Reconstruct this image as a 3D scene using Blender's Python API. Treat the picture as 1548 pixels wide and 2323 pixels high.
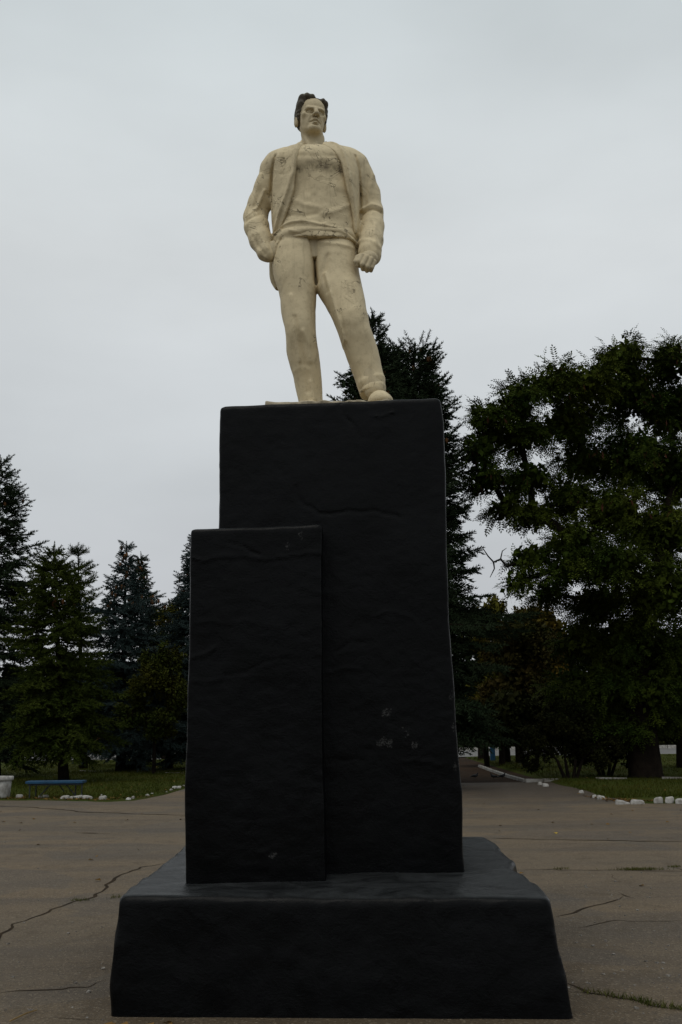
import bpy, math, random
import numpy as np
from mathutils import Vector, Matrix

R = math.radians
scene = bpy.context.scene
for o in list(bpy.data.objects):
    bpy.data.objects.remove(o)
COL = scene.collection
rng = np.random.default_rng(11)
random.seed(5)

# ------------------------------------------------------------------ camera
FW, FH = 1548.0, 2323.0
LENS, SENS = 24.0, 23.5
FPX = LENS / SENS * FH
EYE = 1.6
PITCH, ROLL = R(11.52), R(-0.6)
CROT = Matrix.Rotation(math.pi / 2 + PITCH, 3, 'X') @ Matrix.Rotation(ROLL, 3, 'Z')
cd = bpy.data.cameras.new('camera')
cam = bpy.data.objects.new('camera', cd)
COL.objects.link(cam)
cd.sensor_fit = 'VERTICAL'
cd.sensor_height = SENS
cd.sensor_width = SENS
cd.lens = LENS
cd.clip_start = 0.1
cd.clip_end = 3000
cam.location = (0, 0, EYE)
cam.rotation_euler = CROT.to_euler()
scene.camera = cam

# ------------------------------------------------------------------ sky, sun, exposure
SUN_EL, SUN_AZ = R(60), R(205)          # azimuth clockwise from +Y: behind the viewer, a little to the left
w = bpy.data.worlds.new('World')
scene.world = w
w.use_nodes = True
nt = w.node_tree
nt.nodes.clear()
out = nt.nodes.new('ShaderNodeOutputWorld')
bg = nt.nodes.new('ShaderNodeBackground')
bg.inputs['Strength'].default_value = 0.1
sky = nt.nodes.new('ShaderNodeTexSky')
sky.sky_type = 'NISHITA'
sky.sun_disc = False
sky.sun_elevation = SUN_EL
sky.sun_rotation = SUN_AZ
tc = nt.nodes.new('ShaderNodeTexCoord')
sep = nt.nodes.new('ShaderNodeSeparateXYZ')
nt.links.new(tc.outputs['Generated'], sep.inputs[0])
ramp = nt.nodes.new('ShaderNodeValToRGB')
e = ramp.color_ramp.elements
e[0].position = 0.0
e[0].color = (0.0500, 0.0510, 0.0530, 1)
e[1].position = 1.0
e[1].color = (0.060, 0.065, 0.0665, 1)
for p, c in ((0.12, (.0515, .0530, .0550)), (0.22, (.0535, .0560, .0575)), (0.33, (.0630, .0660, .0675)), (0.42, (.0665, .0695, .0705)), (0.62, (.0570, .0620, .0635))):
    k = e.new(p)
    k.color = (*c, 1)
nt.links.new(sep.outputs[2], ramp.inputs[0])
mp = nt.nodes.new('ShaderNodeMapping')
mp.inputs['Scale'].default_value = (1.3, 1.3, 3.2)
nt.links.new(tc.outputs['Generated'], mp.inputs[0])
nz = nt.nodes.new('ShaderNodeTexNoise')
nz.inputs['Scale'].default_value = 1.6
nz.inputs['Detail'].default_value = 5
nz.inputs['Roughness'].default_value = 0.5
nt.links.new(mp.outputs[0], nz.inputs['Vector'])
mr = nt.nodes.new('ShaderNodeMapRange')
mr.inputs[1].default_value = 0.3
mr.inputs[2].default_value = 0.7
mr.inputs[3].default_value = 93
mr.inputs[4].default_value = 113
nt.links.new(nz.outputs['Fac'], mr.inputs[0])
vm = nt.nodes.new('ShaderNodeVectorMath')
vm.operation = 'SCALE'
nt.links.new(ramp.outputs[0], vm.inputs[0])
nt.links.new(mr.outputs[0], vm.inputs['Scale'])
mx = nt.nodes.new('ShaderNodeMix')
mx.data_type = 'RGBA'
mx.inputs[0].default_value = 0.95        # closed cloud cover over the clear sky
nt.links.new(sky.outputs[0], mx.inputs[6])
nt.links.new(vm.outputs[0], mx.inputs[7])
nt.links.new(mx.outputs[2], bg.inputs['Color'])
nt.links.new(bg.outputs[0], out.inputs[0])

sl = bpy.data.lights.new('sun', 'SUN')
sl.energy = 0.85
sl.angle = R(40)
sl.color = (1, 0.95, 0.87)
sun = bpy.data.objects.new('sun', sl)
COL.objects.link(sun)
sd = Vector((math.sin(SUN_AZ) * math.cos(SUN_EL), math.cos(SUN_AZ) * math.cos(SUN_EL), math.sin(SUN_EL)))
sun.rotation_euler = sd.to_track_quat('Z', 'Y').to_euler()
sun.location = sd * 50
vs = scene.view_settings
vs.view_transform = 'Standard'
vs.look = 'None'
vs.exposure = 0
vs.gamma = 1
vs.use_curve_mapping = False


# ------------------------------------------------------------------ measuring helpers
def ray(px, py):
    v = CROT @ Vector(((px - FW / 2) / FPX, (FH / 2 - py) / FPX, -1))
    return v


def at(px, py, Y):
    """The point at distance Y in front of the viewer that photo pixel px, py looks at."""
    v = ray(px, py)
    t = Y / v.y
    return np.array((v.x * t, Y, EYE + v.z * t))


def gnd(px, py, z=0.0):
    v = ray(px, py)
    t = (z - EYE) / v.z
    return np.array((v.x * t, v.y * t, z))


# ------------------------------------------------------------------ object helpers
def tag(o, label=None, cat=None, group=None, kind=None):
    if label:
        o['label'] = label
    if cat:
        o['category'] = cat
    if group:
        o['group'] = group
    if kind:
        o['kind'] = kind
    return o


def empty(name, loc, label, cat, group=None):
    o = bpy.data.objects.new(name, None)
    COL.objects.link(o)
    o.location = loc
    o.empty_display_size = 0.2
    return tag(o, label, cat, group)


def mesh_np(name, V, F, mat, parent=None, smooth=False, normals=None):
    """V (n,3) world positions, F (m,3) or (m,4) indices."""
    V = np.asarray(V, dtype=np.float32)
    F = np.asarray(F, dtype=np.int32)
    me = bpy.data.meshes.new(name)
    k = F.shape[1]
    me.vertices.add(len(V))
    me.loops.add(F.size)
    me.polygons.add(len(F))
    off = np.zeros(3, dtype=np.float32)
    if parent is not None:
        q = parent
        while q is not None:
            off += np.array(q.location, dtype=np.float32)
            q = q.parent
    me.vertices.foreach_set('co', (V - off).ravel())
    me.loops.foreach_set('vertex_index', F.ravel())
    me.polygons.foreach_set('loop_start', np.arange(0, F.size, k, dtype=np.int32))
    me.polygons.foreach_set('use_smooth', np.full(len(F), smooth))
    me.update(calc_edges=True)
    me.validate()
    o = bpy.data.objects.new(name, me)
    COL.objects.link(o)
    if parent is not None:
        o.parent = parent
    if mat:
        me.materials.append(mat)
    return o


class MB:
    """Collects shapes (quads and tris) for one mesh object."""
    def __init__(s):
        s.v, s.f = [], []

    def add(s, V, F):
        b = len(s.v)
        s.v += [tuple(p) for p in V]
        s.f += [tuple(i + b for i in f) for f in F]

    def box(s, c, d, rot=0.0, jit=0.0, taper=1.0, rx=0.0):
        pts = []
        for z in (-1, 1):
            for x, y in ((-1, -1), (1, -1), (1, 1), (-1, 1)):
                t = taper if z > 0 else 1
                p = np.array((x * d[0] / 2 * t, y * d[1] / 2 * t, z * d[2] / 2))
                p += (np.random.default_rng(len(s.v) + len(pts)).random(3) - .5) * jit
                if rx:
                    p = np.array((p[0], p[1] * math.cos(rx) - p[2] * math.sin(rx), p[1] * math.sin(rx) + p[2] * math.cos(rx)))
                p = np.array((p[0] * math.cos(rot) - p[1] * math.sin(rot), p[0] * math.sin(rot) + p[1] * math.cos(rot), p[2]))
                pts.append(p + np.array(c))
        s.add(pts, [(3, 2, 1, 0), (4, 5, 6, 7), (0, 1, 5, 4), (1, 2, 6, 5), (2, 3, 7, 6), (3, 0, 4, 7)])

    def tube(s, P, r, n=6, cap=True):
        P = [np.array(p, float) for p in P]
        if not hasattr(r, '__len__'):
            r = [r] * len(P)
        V = []
        for i, p in enumerate(P):
            a = P[min(i + 1, len(P) - 1)] - P[max(i - 1, 0)]
            a /= max(np.linalg.norm(a), 1e-9)
            u = np.cross(a, (0.02, 1, 0.03) if abs(a[1]) < .9 else (1, 0, 0.02))
            u /= np.linalg.norm(u)
            v = np.cross(a, u)
            for k in range(n):
                t = 2 * math.pi * k / n
                V.append(p + r[i] * (u * math.cos(t) + v * math.sin(t)))
        F = []
        for i in range(len(P) - 1):
            for k in range(n):
                F.append((i * n + k, i * n + (k + 1) % n, (i + 1) * n + (k + 1) % n, (i + 1) * n + k))
        b = len(s.v)
        s.add(V, F)
        if cap:
            s.f.append(tuple(b + k for k in range(n))[::-1])
            s.f.append(tuple(b + (len(P) - 1) * n + k for k in range(n)))

    def lathe(s, c, prof, n=20):
        V, F = [], []
        for r, z in prof:
            for k in range(n):
                t = 2 * math.pi * k / n
                V.append((c[0] + r * math.cos(t), c[1] + r * math.sin(t), c[2] + z))
        for i in range(len(prof) - 1):
            for k in range(n):
                F.append((i * n + k, i * n + (k + 1) % n, (i + 1) * n + (k + 1) % n, (i + 1) * n + k))
        s.add(V, F)

    def build(s, name, mat, parent=None, smooth=False, bevel=0.0):
        me = bpy.data.meshes.new(name)
        off = np.zeros(3)
        q = parent
        while q is not None:
            off += np.array(q.location)
            q = q.parent
        me.from_pydata([tuple(np.array(v) - off) for v in s.v], [], s.f)
        me.update()
        if smooth:
            me.polygons.foreach_set('use_smooth', [True] * len(me.polygons))
        o = bpy.data.objects.new(name, me)
        COL.objects.link(o)
        if parent is not None:
            o.parent = parent
        me.materials.append(mat)
        if bevel:
            m = o.modifiers.new('bevel', 'BEVEL')
            m.width = bevel
            m.segments = 2
        return o


# ------------------------------------------------------------------ noise in numpy
_lat = np.random.default_rng(3).random((32, 32, 32)).astype(np.float32) * 2 - 1


def vnoise(X, Y, Z, sc):
    X, Y, Z = np.broadcast_arrays(np.asarray(X * sc, np.float32), np.asarray(Y * sc, np.float32), np.asarray(Z * sc, np.float32))
    xi, yi, zi = np.floor(X).astype(int), np.floor(Y).astype(int), np.floor(Z).astype(int)
    fx, fy, fz = X - xi, Y - yi, Z - zi
    fx, fy, fz = fx * fx * (3 - 2 * fx), fy * fy * (3 - 2 * fy), fz * fz * (3 - 2 * fz)
    a = lambda i, j, k: _lat[(xi + i) % 32, (yi + j) % 32, (zi + k) % 32]
    c00 = a(0, 0, 0) * (1 - fx) + a(1, 0, 0) * fx
    c10 = a(0, 1, 0) * (1 - fx) + a(1, 1, 0) * fx
    c01 = a(0, 0, 1) * (1 - fx) + a(1, 0, 1) * fx
    c11 = a(0, 1, 1) * (1 - fx) + a(1, 1, 1) * fx
    return (c00 * (1 - fy) + c10 * fy) * (1 - fz) + (c01 * (1 - fy) + c11 * fy) * fz


# ------------------------------------------------------------------ solid modelling by distance fields
def hermite(x, xs, ys):
    xs, ys = np.asarray(xs, float), np.asarray(ys, float)
    if xs[0] > xs[-1]:
        xs, ys = xs[::-1], ys[::-1]
    m = np.gradient(ys, xs)
    i = np.clip(np.searchsorted(xs, x) - 1, 0, len(xs) - 2)
    h = xs[i + 1] - xs[i]
    t = np.clip((x - xs[i]) / h, 0, 1)
    return ((2 * t**3 - 3 * t**2 + 1) * ys[i] + (t**3 - 2 * t**2 + t) * h * m[i] + (-2 * t**3 + 3 * t**2) * ys[i + 1] + (t**3 - t**2) * h * m[i + 1])


class Field:
    def __init__(s, xs, ys, zs):
        s.x, s.y, s.z = [np.asarray(a, np.float32) for a in (xs, ys, zs)]
        s.d = np.full((len(s.x), len(s.y), len(s.z)), 1.0, np.float32)

    def box(s, lo, hi, pad):
        sl = []
        for a, l, h in zip((s.x, s.y, s.z), lo, hi):
            i, j = np.searchsorted(a, l - pad), np.searchsorted(a, h + pad)
            sl.append(slice(max(i, 0), max(j, 0)))
        X = s.x[sl[0]][:, None, None]
        Y = s.y[sl[1]][None, :, None]
        Z = s.z[sl[2]][None, None, :]
        return tuple(sl), X, Y, Z

    def put(s, sl, dn, k, op='add'):
        d = s.d[sl]
        if d.size == 0:
            return
        if op == 'add':
            h = np.clip(.5 + .5 * (d - dn) / k, 0, 1)
            s.d[sl] = d * (1 - h) + dn * h - k * h * (1 - h)
        else:
            dn = -dn
            h = np.clip(.5 - .5 * (d - dn) / k, 0, 1)
            s.d[sl] = d * (1 - h) + dn * h + k * h * (1 - h)

    def ell(s, c, r, k=.02, op='add', M=None):
        rm = max(r)
        sl, X, Y, Z = s.box(np.array(c) - rm, np.array(c) + rm, k + .03)
        x, y, z = X - c[0], Y - c[1], Z - c[2]
        if M is not None:                       # rows of M are the ellipsoid's own axes
            x, y, z = [M[i][0] * x + M[i][1] * y + M[i][2] * z for i in range(3)]
        k0 = np.sqrt((x / r[0])**2 + (y / r[1])**2 + (z / r[2])**2)
        k1 = np.sqrt((x / r[0]**2)**2 + (y / r[1]**2)**2 + (z / r[2]**2)**2) + 1e-6
        s.put(sl, (k0 * (k0 - 1) / k1).astype(np.float32), k, op)

    def cap(s, a, b, ra, rb, k=.02, op='add'):
        a, b = np.array(a, float), np.array(b, float)
        rm = max(ra, rb)
        sl, X, Y, Z = s.box(np.minimum(a, b) - rm, np.maximum(a, b) + rm, k + .03)
        ba = b - a
        L = ba @ ba + 1e-9
        t = np.clip(((X - a[0]) * ba[0] + (Y - a[1]) * ba[1] + (Z - a[2]) * ba[2]) / L, 0, 1)
        d = np.sqrt((X - a[0] - t * ba[0])**2 + (Y - a[1] - t * ba[1])**2 + (Z - a[2] - t * ba[2])**2) - (ra + t * (rb - ra))
        s.put(sl, d.astype(np.float32), k, op)

    def chain(s, pts, k=.03, op='add'):
        for (a, ra), (b, rb) in zip(pts[:-1], pts[1:]):
            s.cap(a, b, ra, rb, k, op)

    def loft(s, rows, k=.03, n=2.3, op='add', shear=0.0):
        """rows of (z, cx, cy, rx, ry); cross sections are rounded rectangles-to-ellipses"""
        rows = sorted(rows)
        z = [q[0] for q in rows]
        lo = [min(q[1] - q[3] for q in rows), min(q[2] - q[4] for q in rows), z[0]]
        hi = [max(q[1] + q[3] for q in rows), max(q[2] + q[4] for q in rows), z[-1]]
        sl, X, Y, Z = s.box(lo, hi, k + .04)
        if s.d[sl].size == 0:
            return
        zz = np.clip(Z[0, 0], z[0], z[-1])
        cx, cy, rx, ry = [hermite(zz, z, [q[i] for q in rows])[None, None, :] for i in (1, 2, 3, 4)]
        u, v = np.abs((X - cx) / rx), np.abs((Y - cy) / ry)
        k0 = (u**n + v**n)**(1 / n)
        k1 = np.sqrt((u / rx)**2 + (v / ry)**2) + 1e-6
        d = k0 * (k0 - 1) / k1
        d = np.maximum(d, np.maximum(Z - z[-1], z[0] - Z))
        s.put(sl, d.astype(np.float32), k, op)

    def seam(s, poly, h, wd, ymin, ymax):
        """raise (h>0) or crease (h<0) the surface along a polyline of (x,z) points, between two depths"""
        P = np.array([(p[0], p[-1]) for p in poly])
        lo = (P[:, 0].min(), ymin, P[:, 1].min())
        hi = (P[:, 0].max(), ymax, P[:, 1].max())
        sl, X, Y, Z = s.box(lo, hi, 0)
        pad = 3 * wd
        sl, X, Y, Z = s.box((lo[0] - pad, ymin, lo[2] - pad), (hi[0] + pad, ymax, hi[2] + pad), 0)
        if s.d[sl].size == 0:
            return
        x, z = X[:, 0, 0][:, None], Z[0, 0][None, :]
        best = np.full((x.shape[0], z.shape[1]), 9.0)
        n = len(P)
        for i in range(n - 1):
            a, b = P[i], P[i + 1]
            ba = b - a
            t = np.clip(((x - a[0]) * ba[0] + (z - a[1]) * ba[1]) / (ba @ ba + 1e-9), 0, 1)
            dd = np.hypot(x - a[0] - t * ba[0], z - a[1] - t * ba[1])
            best = np.minimum(best, dd)
        s.d[sl] -= (h * np.exp(-(best / wd)**2))[:, None, :].astype(np.float32)

    def mesh(s):
        d = s.d
        ins = d < 0
        n0, n1, n2 = d.shape
        cnt = np.zeros((n0 - 1, n1 - 1, n2 - 1), np.int8)
        for i in (0, 1):
            for j in (0, 1):
                for k in (0, 1):
                    cnt += ins[i:n0 - 1 + i, j:n1 - 1 + j, k:n2 - 1 + k]
        act = (cnt > 0) & (cnt < 8)
        I, J, K = np.nonzero(act)
        idx = np.full(act.shape, -1, np.int32)
        idx[I, J, K] = np.arange(len(I))
        pos = np.zeros((len(I), 3))
        num = np.zeros(len(I))
        cor = [(i, j, k) for i in (0, 1) for j in (0, 1) for k in (0, 1)]
        for a in cor:
            for b in cor:
                if sum(abs(p - q) for p, q in zip(a, b)) != 1 or a > b:
                    continue
                da = d[I + a[0], J + a[1], K + a[2]]
                db = d[I + b[0], J + b[1], K + b[2]]
                m = (da < 0) != (db < 0)
                t = np.where(m, da / np.where(m, da - db, 1), 0)
                pa = np.stack([s.x[I + a[0]], s.y[J + a[1]], s.z[K + a[2]]], 1)
                pb = np.stack([s.x[I + b[0]], s.y[J + b[1]], s.z[K + b[2]]], 1)
                pos += np.where(m[:, None], pa + t[:, None] * (pb - pa), 0)
                num += m
        pos /= num[:, None]
        F = []
        for ax in range(3):
            sl0 = [slice(None)] * 3
            sl1 = [slice(None)] * 3
            sl0[ax], sl1[ax] = slice(0, -1), slice(1, None)
            o1, o2 = [q for q in range(3) if q != ax]
            A, B = ins[tuple(sl0)], ins[tuple(sl1)]
            ch = A != B
            pad = [slice(None)] * 3
            pad[o1] = pad[o2] = slice(1, -1)
            ch2 = ch[tuple(pad)]
            q = np.array(np.nonzero(ch2))
            fl = A[tuple(pad)][tuple(q)]
            q[o1] += 1
            q[o2] += 1
            c = []
            for u, v in ((-1, -1), (0, -1), (0, 0), (-1, 0)):
                r = q.copy()
                r[o1] += u
                r[o2] += v
                c.append(idx[tuple(r)])
            f = np.stack(c, 1)
            rev = fl if ax != 1 else ~fl
            f[~rev] = f[~rev][:, ::-1]
            F.append(f)
        F = np.concatenate(F)
        F = F[(F >= 0).all(1)]
        return pos, F


def ax(lo, hi, st):
    return np.arange(lo, hi + st, st)


# ------------------------------------------------------------------ materials
def mat_new(name):
    m = bpy.data.materials.new(name)
    m.use_nodes = True
    n = m.node_tree
    b = n.nodes['Principled BSDF']
    return m, n, b


def N(n, t, **kw):
    q = n.nodes.new(t)
    for k, v in kw.items():
        if k in q.inputs:
            q.inputs[k].default_value = v
        else:
            setattr(q, k, v)
    return q


def noise(n, coord, scale, detail=4, rough=.55, dist=0.0, stretch=None):
    if stretch:
        mp = N(n, 'ShaderNodeMapping')
        mp.inputs['Scale'].default_value = stretch
        n.links.new(coord, mp.inputs[0])
        coord = mp.outputs[0]
    t = N(n, 'ShaderNodeTexNoise', Scale=scale, Detail=detail, Roughness=rough, Distortion=dist)
    n.links.new(coord, t.inputs['Vector'])
    return t.outputs['Fac']


def mrange(n, v, a, b, c=0.0, d=1.0):
    q = N(n, 'ShaderNodeMapRange')
    for i, k in enumerate((a, b, c, d)):
        q.inputs[i + 1].default_value = k
    n.links.new(v, q.inputs[0])
    return q.outputs[0]


def mixc(n, f, a, b):
    q = N(n, 'ShaderNodeMix', data_type='RGBA')
    for i, v in ((0, f), (6, a), (7, b)):
        if isinstance(v, bpy.types.NodeSocket):
            n.links.new(v, q.inputs[i])
        elif i == 0:
            q.inputs[0].default_value = v
        else:
            q.inputs[i].default_value = (*v, 1)
    return q.outputs[2]


def math_(n, op, a, b=0.0):
    q = N(n, 'ShaderNodeMath', operation=op)
    for i, v in enumerate((a, b)):
        if isinstance(v, bpy.types.NodeSocket):
            n.links.new(v, q.inputs[i])
        else:
            q.inputs[i].default_value = v
    return q.outputs[0]


def bump(n, b, h, st=.3, dist=.01):
    q = N(n, 'ShaderNodeBump', Strength=st, Distance=dist)
    n.links.new(h, q.inputs['Height'])
    n.links.new(q.outputs[0], b.inputs['Normal'])


def geo_pos(n):
    return N(n, 'ShaderNodeNewGeometry').outputs['Position']


def simple(name, col, col2=None, scale=6, rough=.7, bst=0.0, bscale=40, bdist=.005):
    m, n, b = mat_new(name)
    p = geo_pos(n)
    b.inputs['Roughness'].default_value = rough
    b.inputs['Specular IOR Level'].default_value = .02 if rough > .93 else .3
    f = mrange(n, noise(n, p, scale, 5, .6), .35, .65)
    n.links.new(mixc(n, f, col, col2 or tuple(c * .7 for c in col)), b.inputs['Base Color'])
    if bst:
        bump(n, b, noise(n, p, bscale, 5, .6), bst, bdist)
    return m


def leafmat(name, col, col2, scale=.8, rough=.8, spec=.02):
    m, n, b = mat_new(name)
    g = N(n, 'ShaderNodeNewGeometry')
    f = mrange(n, noise(n, g.outputs['Position'], scale, 3, .6), .35, .65)
    c = mixc(n, f, col, col2)
    v = mrange(n, g.outputs['Random Per Island'], 0, 1, .6, 1.35)
    q = N(n, 'ShaderNodeVectorMath', operation='SCALE')
    n.links.new(c, q.inputs[0])
    n.links.new(v, q.inputs['Scale'])
    n.links.new(q.outputs[0], b.inputs['Base Color'])
    b.inputs['Roughness'].default_value = rough
    b.inputs['Specular IOR Level'].default_value = spec
    return m


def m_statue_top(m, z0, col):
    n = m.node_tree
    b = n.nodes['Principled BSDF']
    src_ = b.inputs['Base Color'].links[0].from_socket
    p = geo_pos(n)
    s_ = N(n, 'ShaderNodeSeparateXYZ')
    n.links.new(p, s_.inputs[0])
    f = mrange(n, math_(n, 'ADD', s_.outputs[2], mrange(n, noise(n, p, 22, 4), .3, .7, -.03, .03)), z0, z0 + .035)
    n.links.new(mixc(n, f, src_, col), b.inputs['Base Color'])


def m_statue(name, col, dirt, stain=False, crack=True, zref=(0, 0), thr=.53):
    m, n, b = mat_new(name)
    p = geo_pos(n)
    big = noise(n, p, 2.6, 6, .62, .5)
    c = mixc(n, mrange(n, big, .36, .66), col, tuple(k * .80 for k in col))
    fine = noise(n, p, 26, 6, .65)
    c = mixc(n, mrange(n, fine, .52, .78, 0, .42), c, dirt)
    sm = noise(n, p, 6, 6, .7, .8)
    c = mixc(n, mrange(n, sm, .56, .76, 0, .34), c, dirt)
    # rain streaks running down
    st = noise(n, p, 14, 4, .6, .0, (1, 1, .12))
    c = mixc(n, mrange(n, st, .56, .74, 0, .42), c, dirt)
    if stain:
        s_ = N(n, 'ShaderNodeSeparateXYZ')
        n.links.new(p, s_.inputs[0])
        wob = mrange(n, noise(n, p, 7, 3), .3, .7, -.02, .02)
        zz = math_(n, 'ADD', s_.outputs[2], wob)
        band = math_(n, 'SUBTRACT', 1.0, math_(n, 'MINIMUM', math_(n, 'MULTIPLY', math_(n, 'ABSOLUTE', math_(n, 'SUBTRACT', zz, zref[0])), 1 / zref[1]), 1.0))
        grime = mrange(n, noise(n, p, 22, 5, .7, 0, (1, 1, .4)), .38, .62)
        c = mixc(n, math_(n, 'MULTIPLY', math_(n, 'MULTIPLY', band, grime), .85), c, tuple(k * .55 for k in dirt))
    h = math_(n, 'MULTIPLY', noise(n, p, 45, 6, .7), .25)
    h = math_(n, 'ADD', h, math_(n, 'MULTIPLY', noise(n, p, 9, 3), .5))
    if crack:
        # flaking paint: short curling cracks with a lifted edge, gathered in patches
        cn = noise(n, p, 6.5, 3.5, .62, .9)
        ln = mrange(n, math_(n, 'ABSOLUTE', math_(n, 'SUBTRACT', cn, .5)), .003, .016, 1, 0)
        pt = mrange(n, noise(n, p, 3.1, 2, .5), thr, thr + .07)
        pt2 = mrange(n, noise(n, p, 11, 2, .5), .49, .57)
        ln = math_(n, 'MULTIPLY', ln, math_(n, 'MULTIPLY', pt, pt2))
        c = mixc(n, math_(n, 'MULTIPLY', ln, .72), c, tuple(k * .42 for k in dirt))
        h = math_(n, 'SUBTRACT', h, math_(n, 'MULTIPLY', ln, 1.6))
        h = math_(n, 'ADD', h, math_(n, 'MULTIPLY', math_(n, 'MULTIPLY', mrange(n, cn, .49, .51), pt), .5))
    n.links.new(c, b.inputs['Base Color'])
    b.inputs['Roughness'].default_value = .75
    b.inputs['Specular IOR Level'].default_value = .3
    bump(n, b, h, .55, .012)
    return m


def m_black():
    m, n, b = mat_new('black_paint')
    p = geo_pos(n)
    big = noise(n, p, 1.7, 6, .65, .6)
    c = mixc(n, mrange(n, big, .38, .66), (.0009, .0011, .0013), (.0022, .0025, .0030))
    sc = noise(n, p, 18, 6, .72, 0, (.5, .5, 1.3))
    c = mixc(n, mrange(n, sc, .64, .76, 0, .5), c, (.012, .013, .014))
    # worn patches where the paint has come off the plaster
    s_ = None
    for cx, cz, rr in CHIPS:
        q = N(n, 'ShaderNodeVectorMath', operation='DISTANCE')
        ml = N(n, 'ShaderNodeVectorMath', operation='MULTIPLY')
        n.links.new(p, ml.inputs[0])
        ml.inputs[1].default_value = (1.25, 0, 1)
        n.links.new(ml.outputs[0], q.inputs[0])
        q.inputs[1].default_value = (cx * 1.25, 0, cz)
        k = mrange(n, math_(n, 'ADD', q.outputs['Value'], mrange(n, noise(n, p, 24, 3, .6), .3, .7, -.028, .028)), rr * .6, rr, 1, 0)
        s_ = k if s_ is None else math_(n, 'MAXIMUM', s_, k)
    chip = math_(n, 'MULTIPLY', s_, mrange(n, noise(n, p, 70, 4, .75), .46, .58))
    c = mixc(n, chip, c, (.042, .042, .041))
    g_ = N(n, 'ShaderNodeNewGeometry')
    gs_ = N(n, 'ShaderNodeSeparateXYZ')
    n.links.new(g_.outputs['Normal'], gs_.inputs[0])
    dust = math_(n, 'MULTIPLY', mrange(n, gs_.outputs[2], .75, .97), mrange(n, noise(n, p, 4, 6, .7, .5), .36, .62, .25, 1))
    c = mixc(n, dust, c, (.026, .028, .029))
    n.links.new(c, b.inputs['Base Color'])
    r = math_(n, 'ADD', mrange(n, noise(n, p, 5, 5, .6), .3, .7, .24, .42), math_(n, 'MULTIPLY', dust, .12))
    n.links.new(r, b.inputs['Roughness'])
    b.inputs['Specular IOR Level'].default_value = .10
    h = math_(n, 'ADD', noise(n, p, 9, 7, .62, .4), math_(n, 'MULTIPLY', noise(n, p, 60, 5, .7, 0, (.5, .5, 1.5)), .22))
    bump(n, b, h, .25, .022)
    return m


def m_asphalt():
    m, n, b = mat_new('asphalt')
    p = geo_pos(n)
    big = noise(n, p, .22, 5, .6, .4, (.45, 1, 1))
    c = mixc(n, mrange(n, big, .36, .64), (.136, .097, .058), (.104, .080, .053))
    band = noise(n, p, .9, 4, .6, .3, (.12, 1, 1))
    c = mixc(n, mrange(n, band, .46, .62, 0, .85), c, (.076, .060, .044))
    dirt = noise(n, p, 3.0, 6, .7, .6)
    c = mixc(n, mrange(n, dirt, .50, .68, 0, .65), c, (.062, .044, .025))
    sp = N(n, 'ShaderNodeSeparateXYZ')
    n.links.new(p, sp.inputs[0])
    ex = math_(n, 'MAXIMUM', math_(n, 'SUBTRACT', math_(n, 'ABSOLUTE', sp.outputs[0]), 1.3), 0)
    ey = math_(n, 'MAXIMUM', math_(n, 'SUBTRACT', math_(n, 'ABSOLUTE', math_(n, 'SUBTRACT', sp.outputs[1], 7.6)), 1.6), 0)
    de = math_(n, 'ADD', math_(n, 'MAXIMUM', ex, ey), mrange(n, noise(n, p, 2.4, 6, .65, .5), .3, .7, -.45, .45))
    c = mixc(n, mrange(n, de, .0, .75, .62, 0), c, (.046, .031, .016))      # brown soil round the base, with its contact shadow painted in
    patch = N(n, 'ShaderNodeTexNoise', Scale=.55, Detail=2, Roughness=.4, Distortion=.3)
    n.links.new(p, patch.inputs['Vector'])
    c = mixc(n, mrange(n, patch.outputs['Fac'], .545, .555, 0, .38), c, (.070, .060, .050))   # mended areas
    wy = math_(n, 'ADD', sp.outputs[1], mrange(n, noise(n, p, .7, 5, .6, .4), .3, .7, -2.5, 2.5))
    earth = math_(n, 'MULTIPLY', mrange(n, wy, 20.5, 26), mrange(n, math_(n, 'ADD', sp.outputs[0], mrange(n, noise(n, p, .5, 4), .3, .7, -1.5, 1.5)), .5, 3.5))  # mask for the earth and the trees' shade painted in with it
    c = mixc(n, math_(n, 'MULTIPLY', earth, .8), c, (.046, .034, .024))  # earth towards the path, darkened to include the trees' shade as colour
    grit = N(n, 'ShaderNodeTexVoronoi', feature='F1', Scale=85)
    n.links.new(p, grit.inputs['Vector'])
    gs = N(n, 'ShaderNodeSeparateXYZ')
    n.links.new(grit.outputs['Color'], gs.inputs[0])
    c = mixc(n, mrange(n, gs.outputs[0], .84, .98, 0, .5), c, (.22, .18, .13))
    c = mixc(n, mrange(n, gs.outputs[1], .80, .98, 0, .6), c, (.03, .027, .023))
    # pale worn flakes
    fl = noise(n, p, 7, 3, .5, 0, (.6, 1, 1))
    c = mixc(n, mrange(n, fl, .74, .80, 0, .22), c, (.17, .15, .125))
    n.links.new(c, b.inputs['Base Color'])
    b.inputs['Roughness'].default_value = .85
    b.inputs['Specular IOR Level'].default_value = .25
    h = math_(n, 'ADD', grit.outputs['Distance'], math_(n, 'MULTIPLY', noise(n, p, 2.2, 5), 1.2))
    bump(n, b, h, .4, .01)
    return m


STY = 7.60                                # depth of the statue's axis
PFY, SFY = 7.20, 6.89                     # front faces of the pillar and of the slab before it
CHIPS = []
for px, py, rr in ((876, 1614, .05), (921, 1659, .035), (868, 1684, .05), (885, 1686, .035), (940, 1690, .03), (1030, 1580, .04), (1031, 1650, .03),
                   (686, 1238, .03), (658, 1258, .02), (1034, 1740, .04), (628, 1925, .03)):
    q = at(px, py, PFY)
    CHIPS.append((q[0], q[2], rr * .72))

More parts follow.
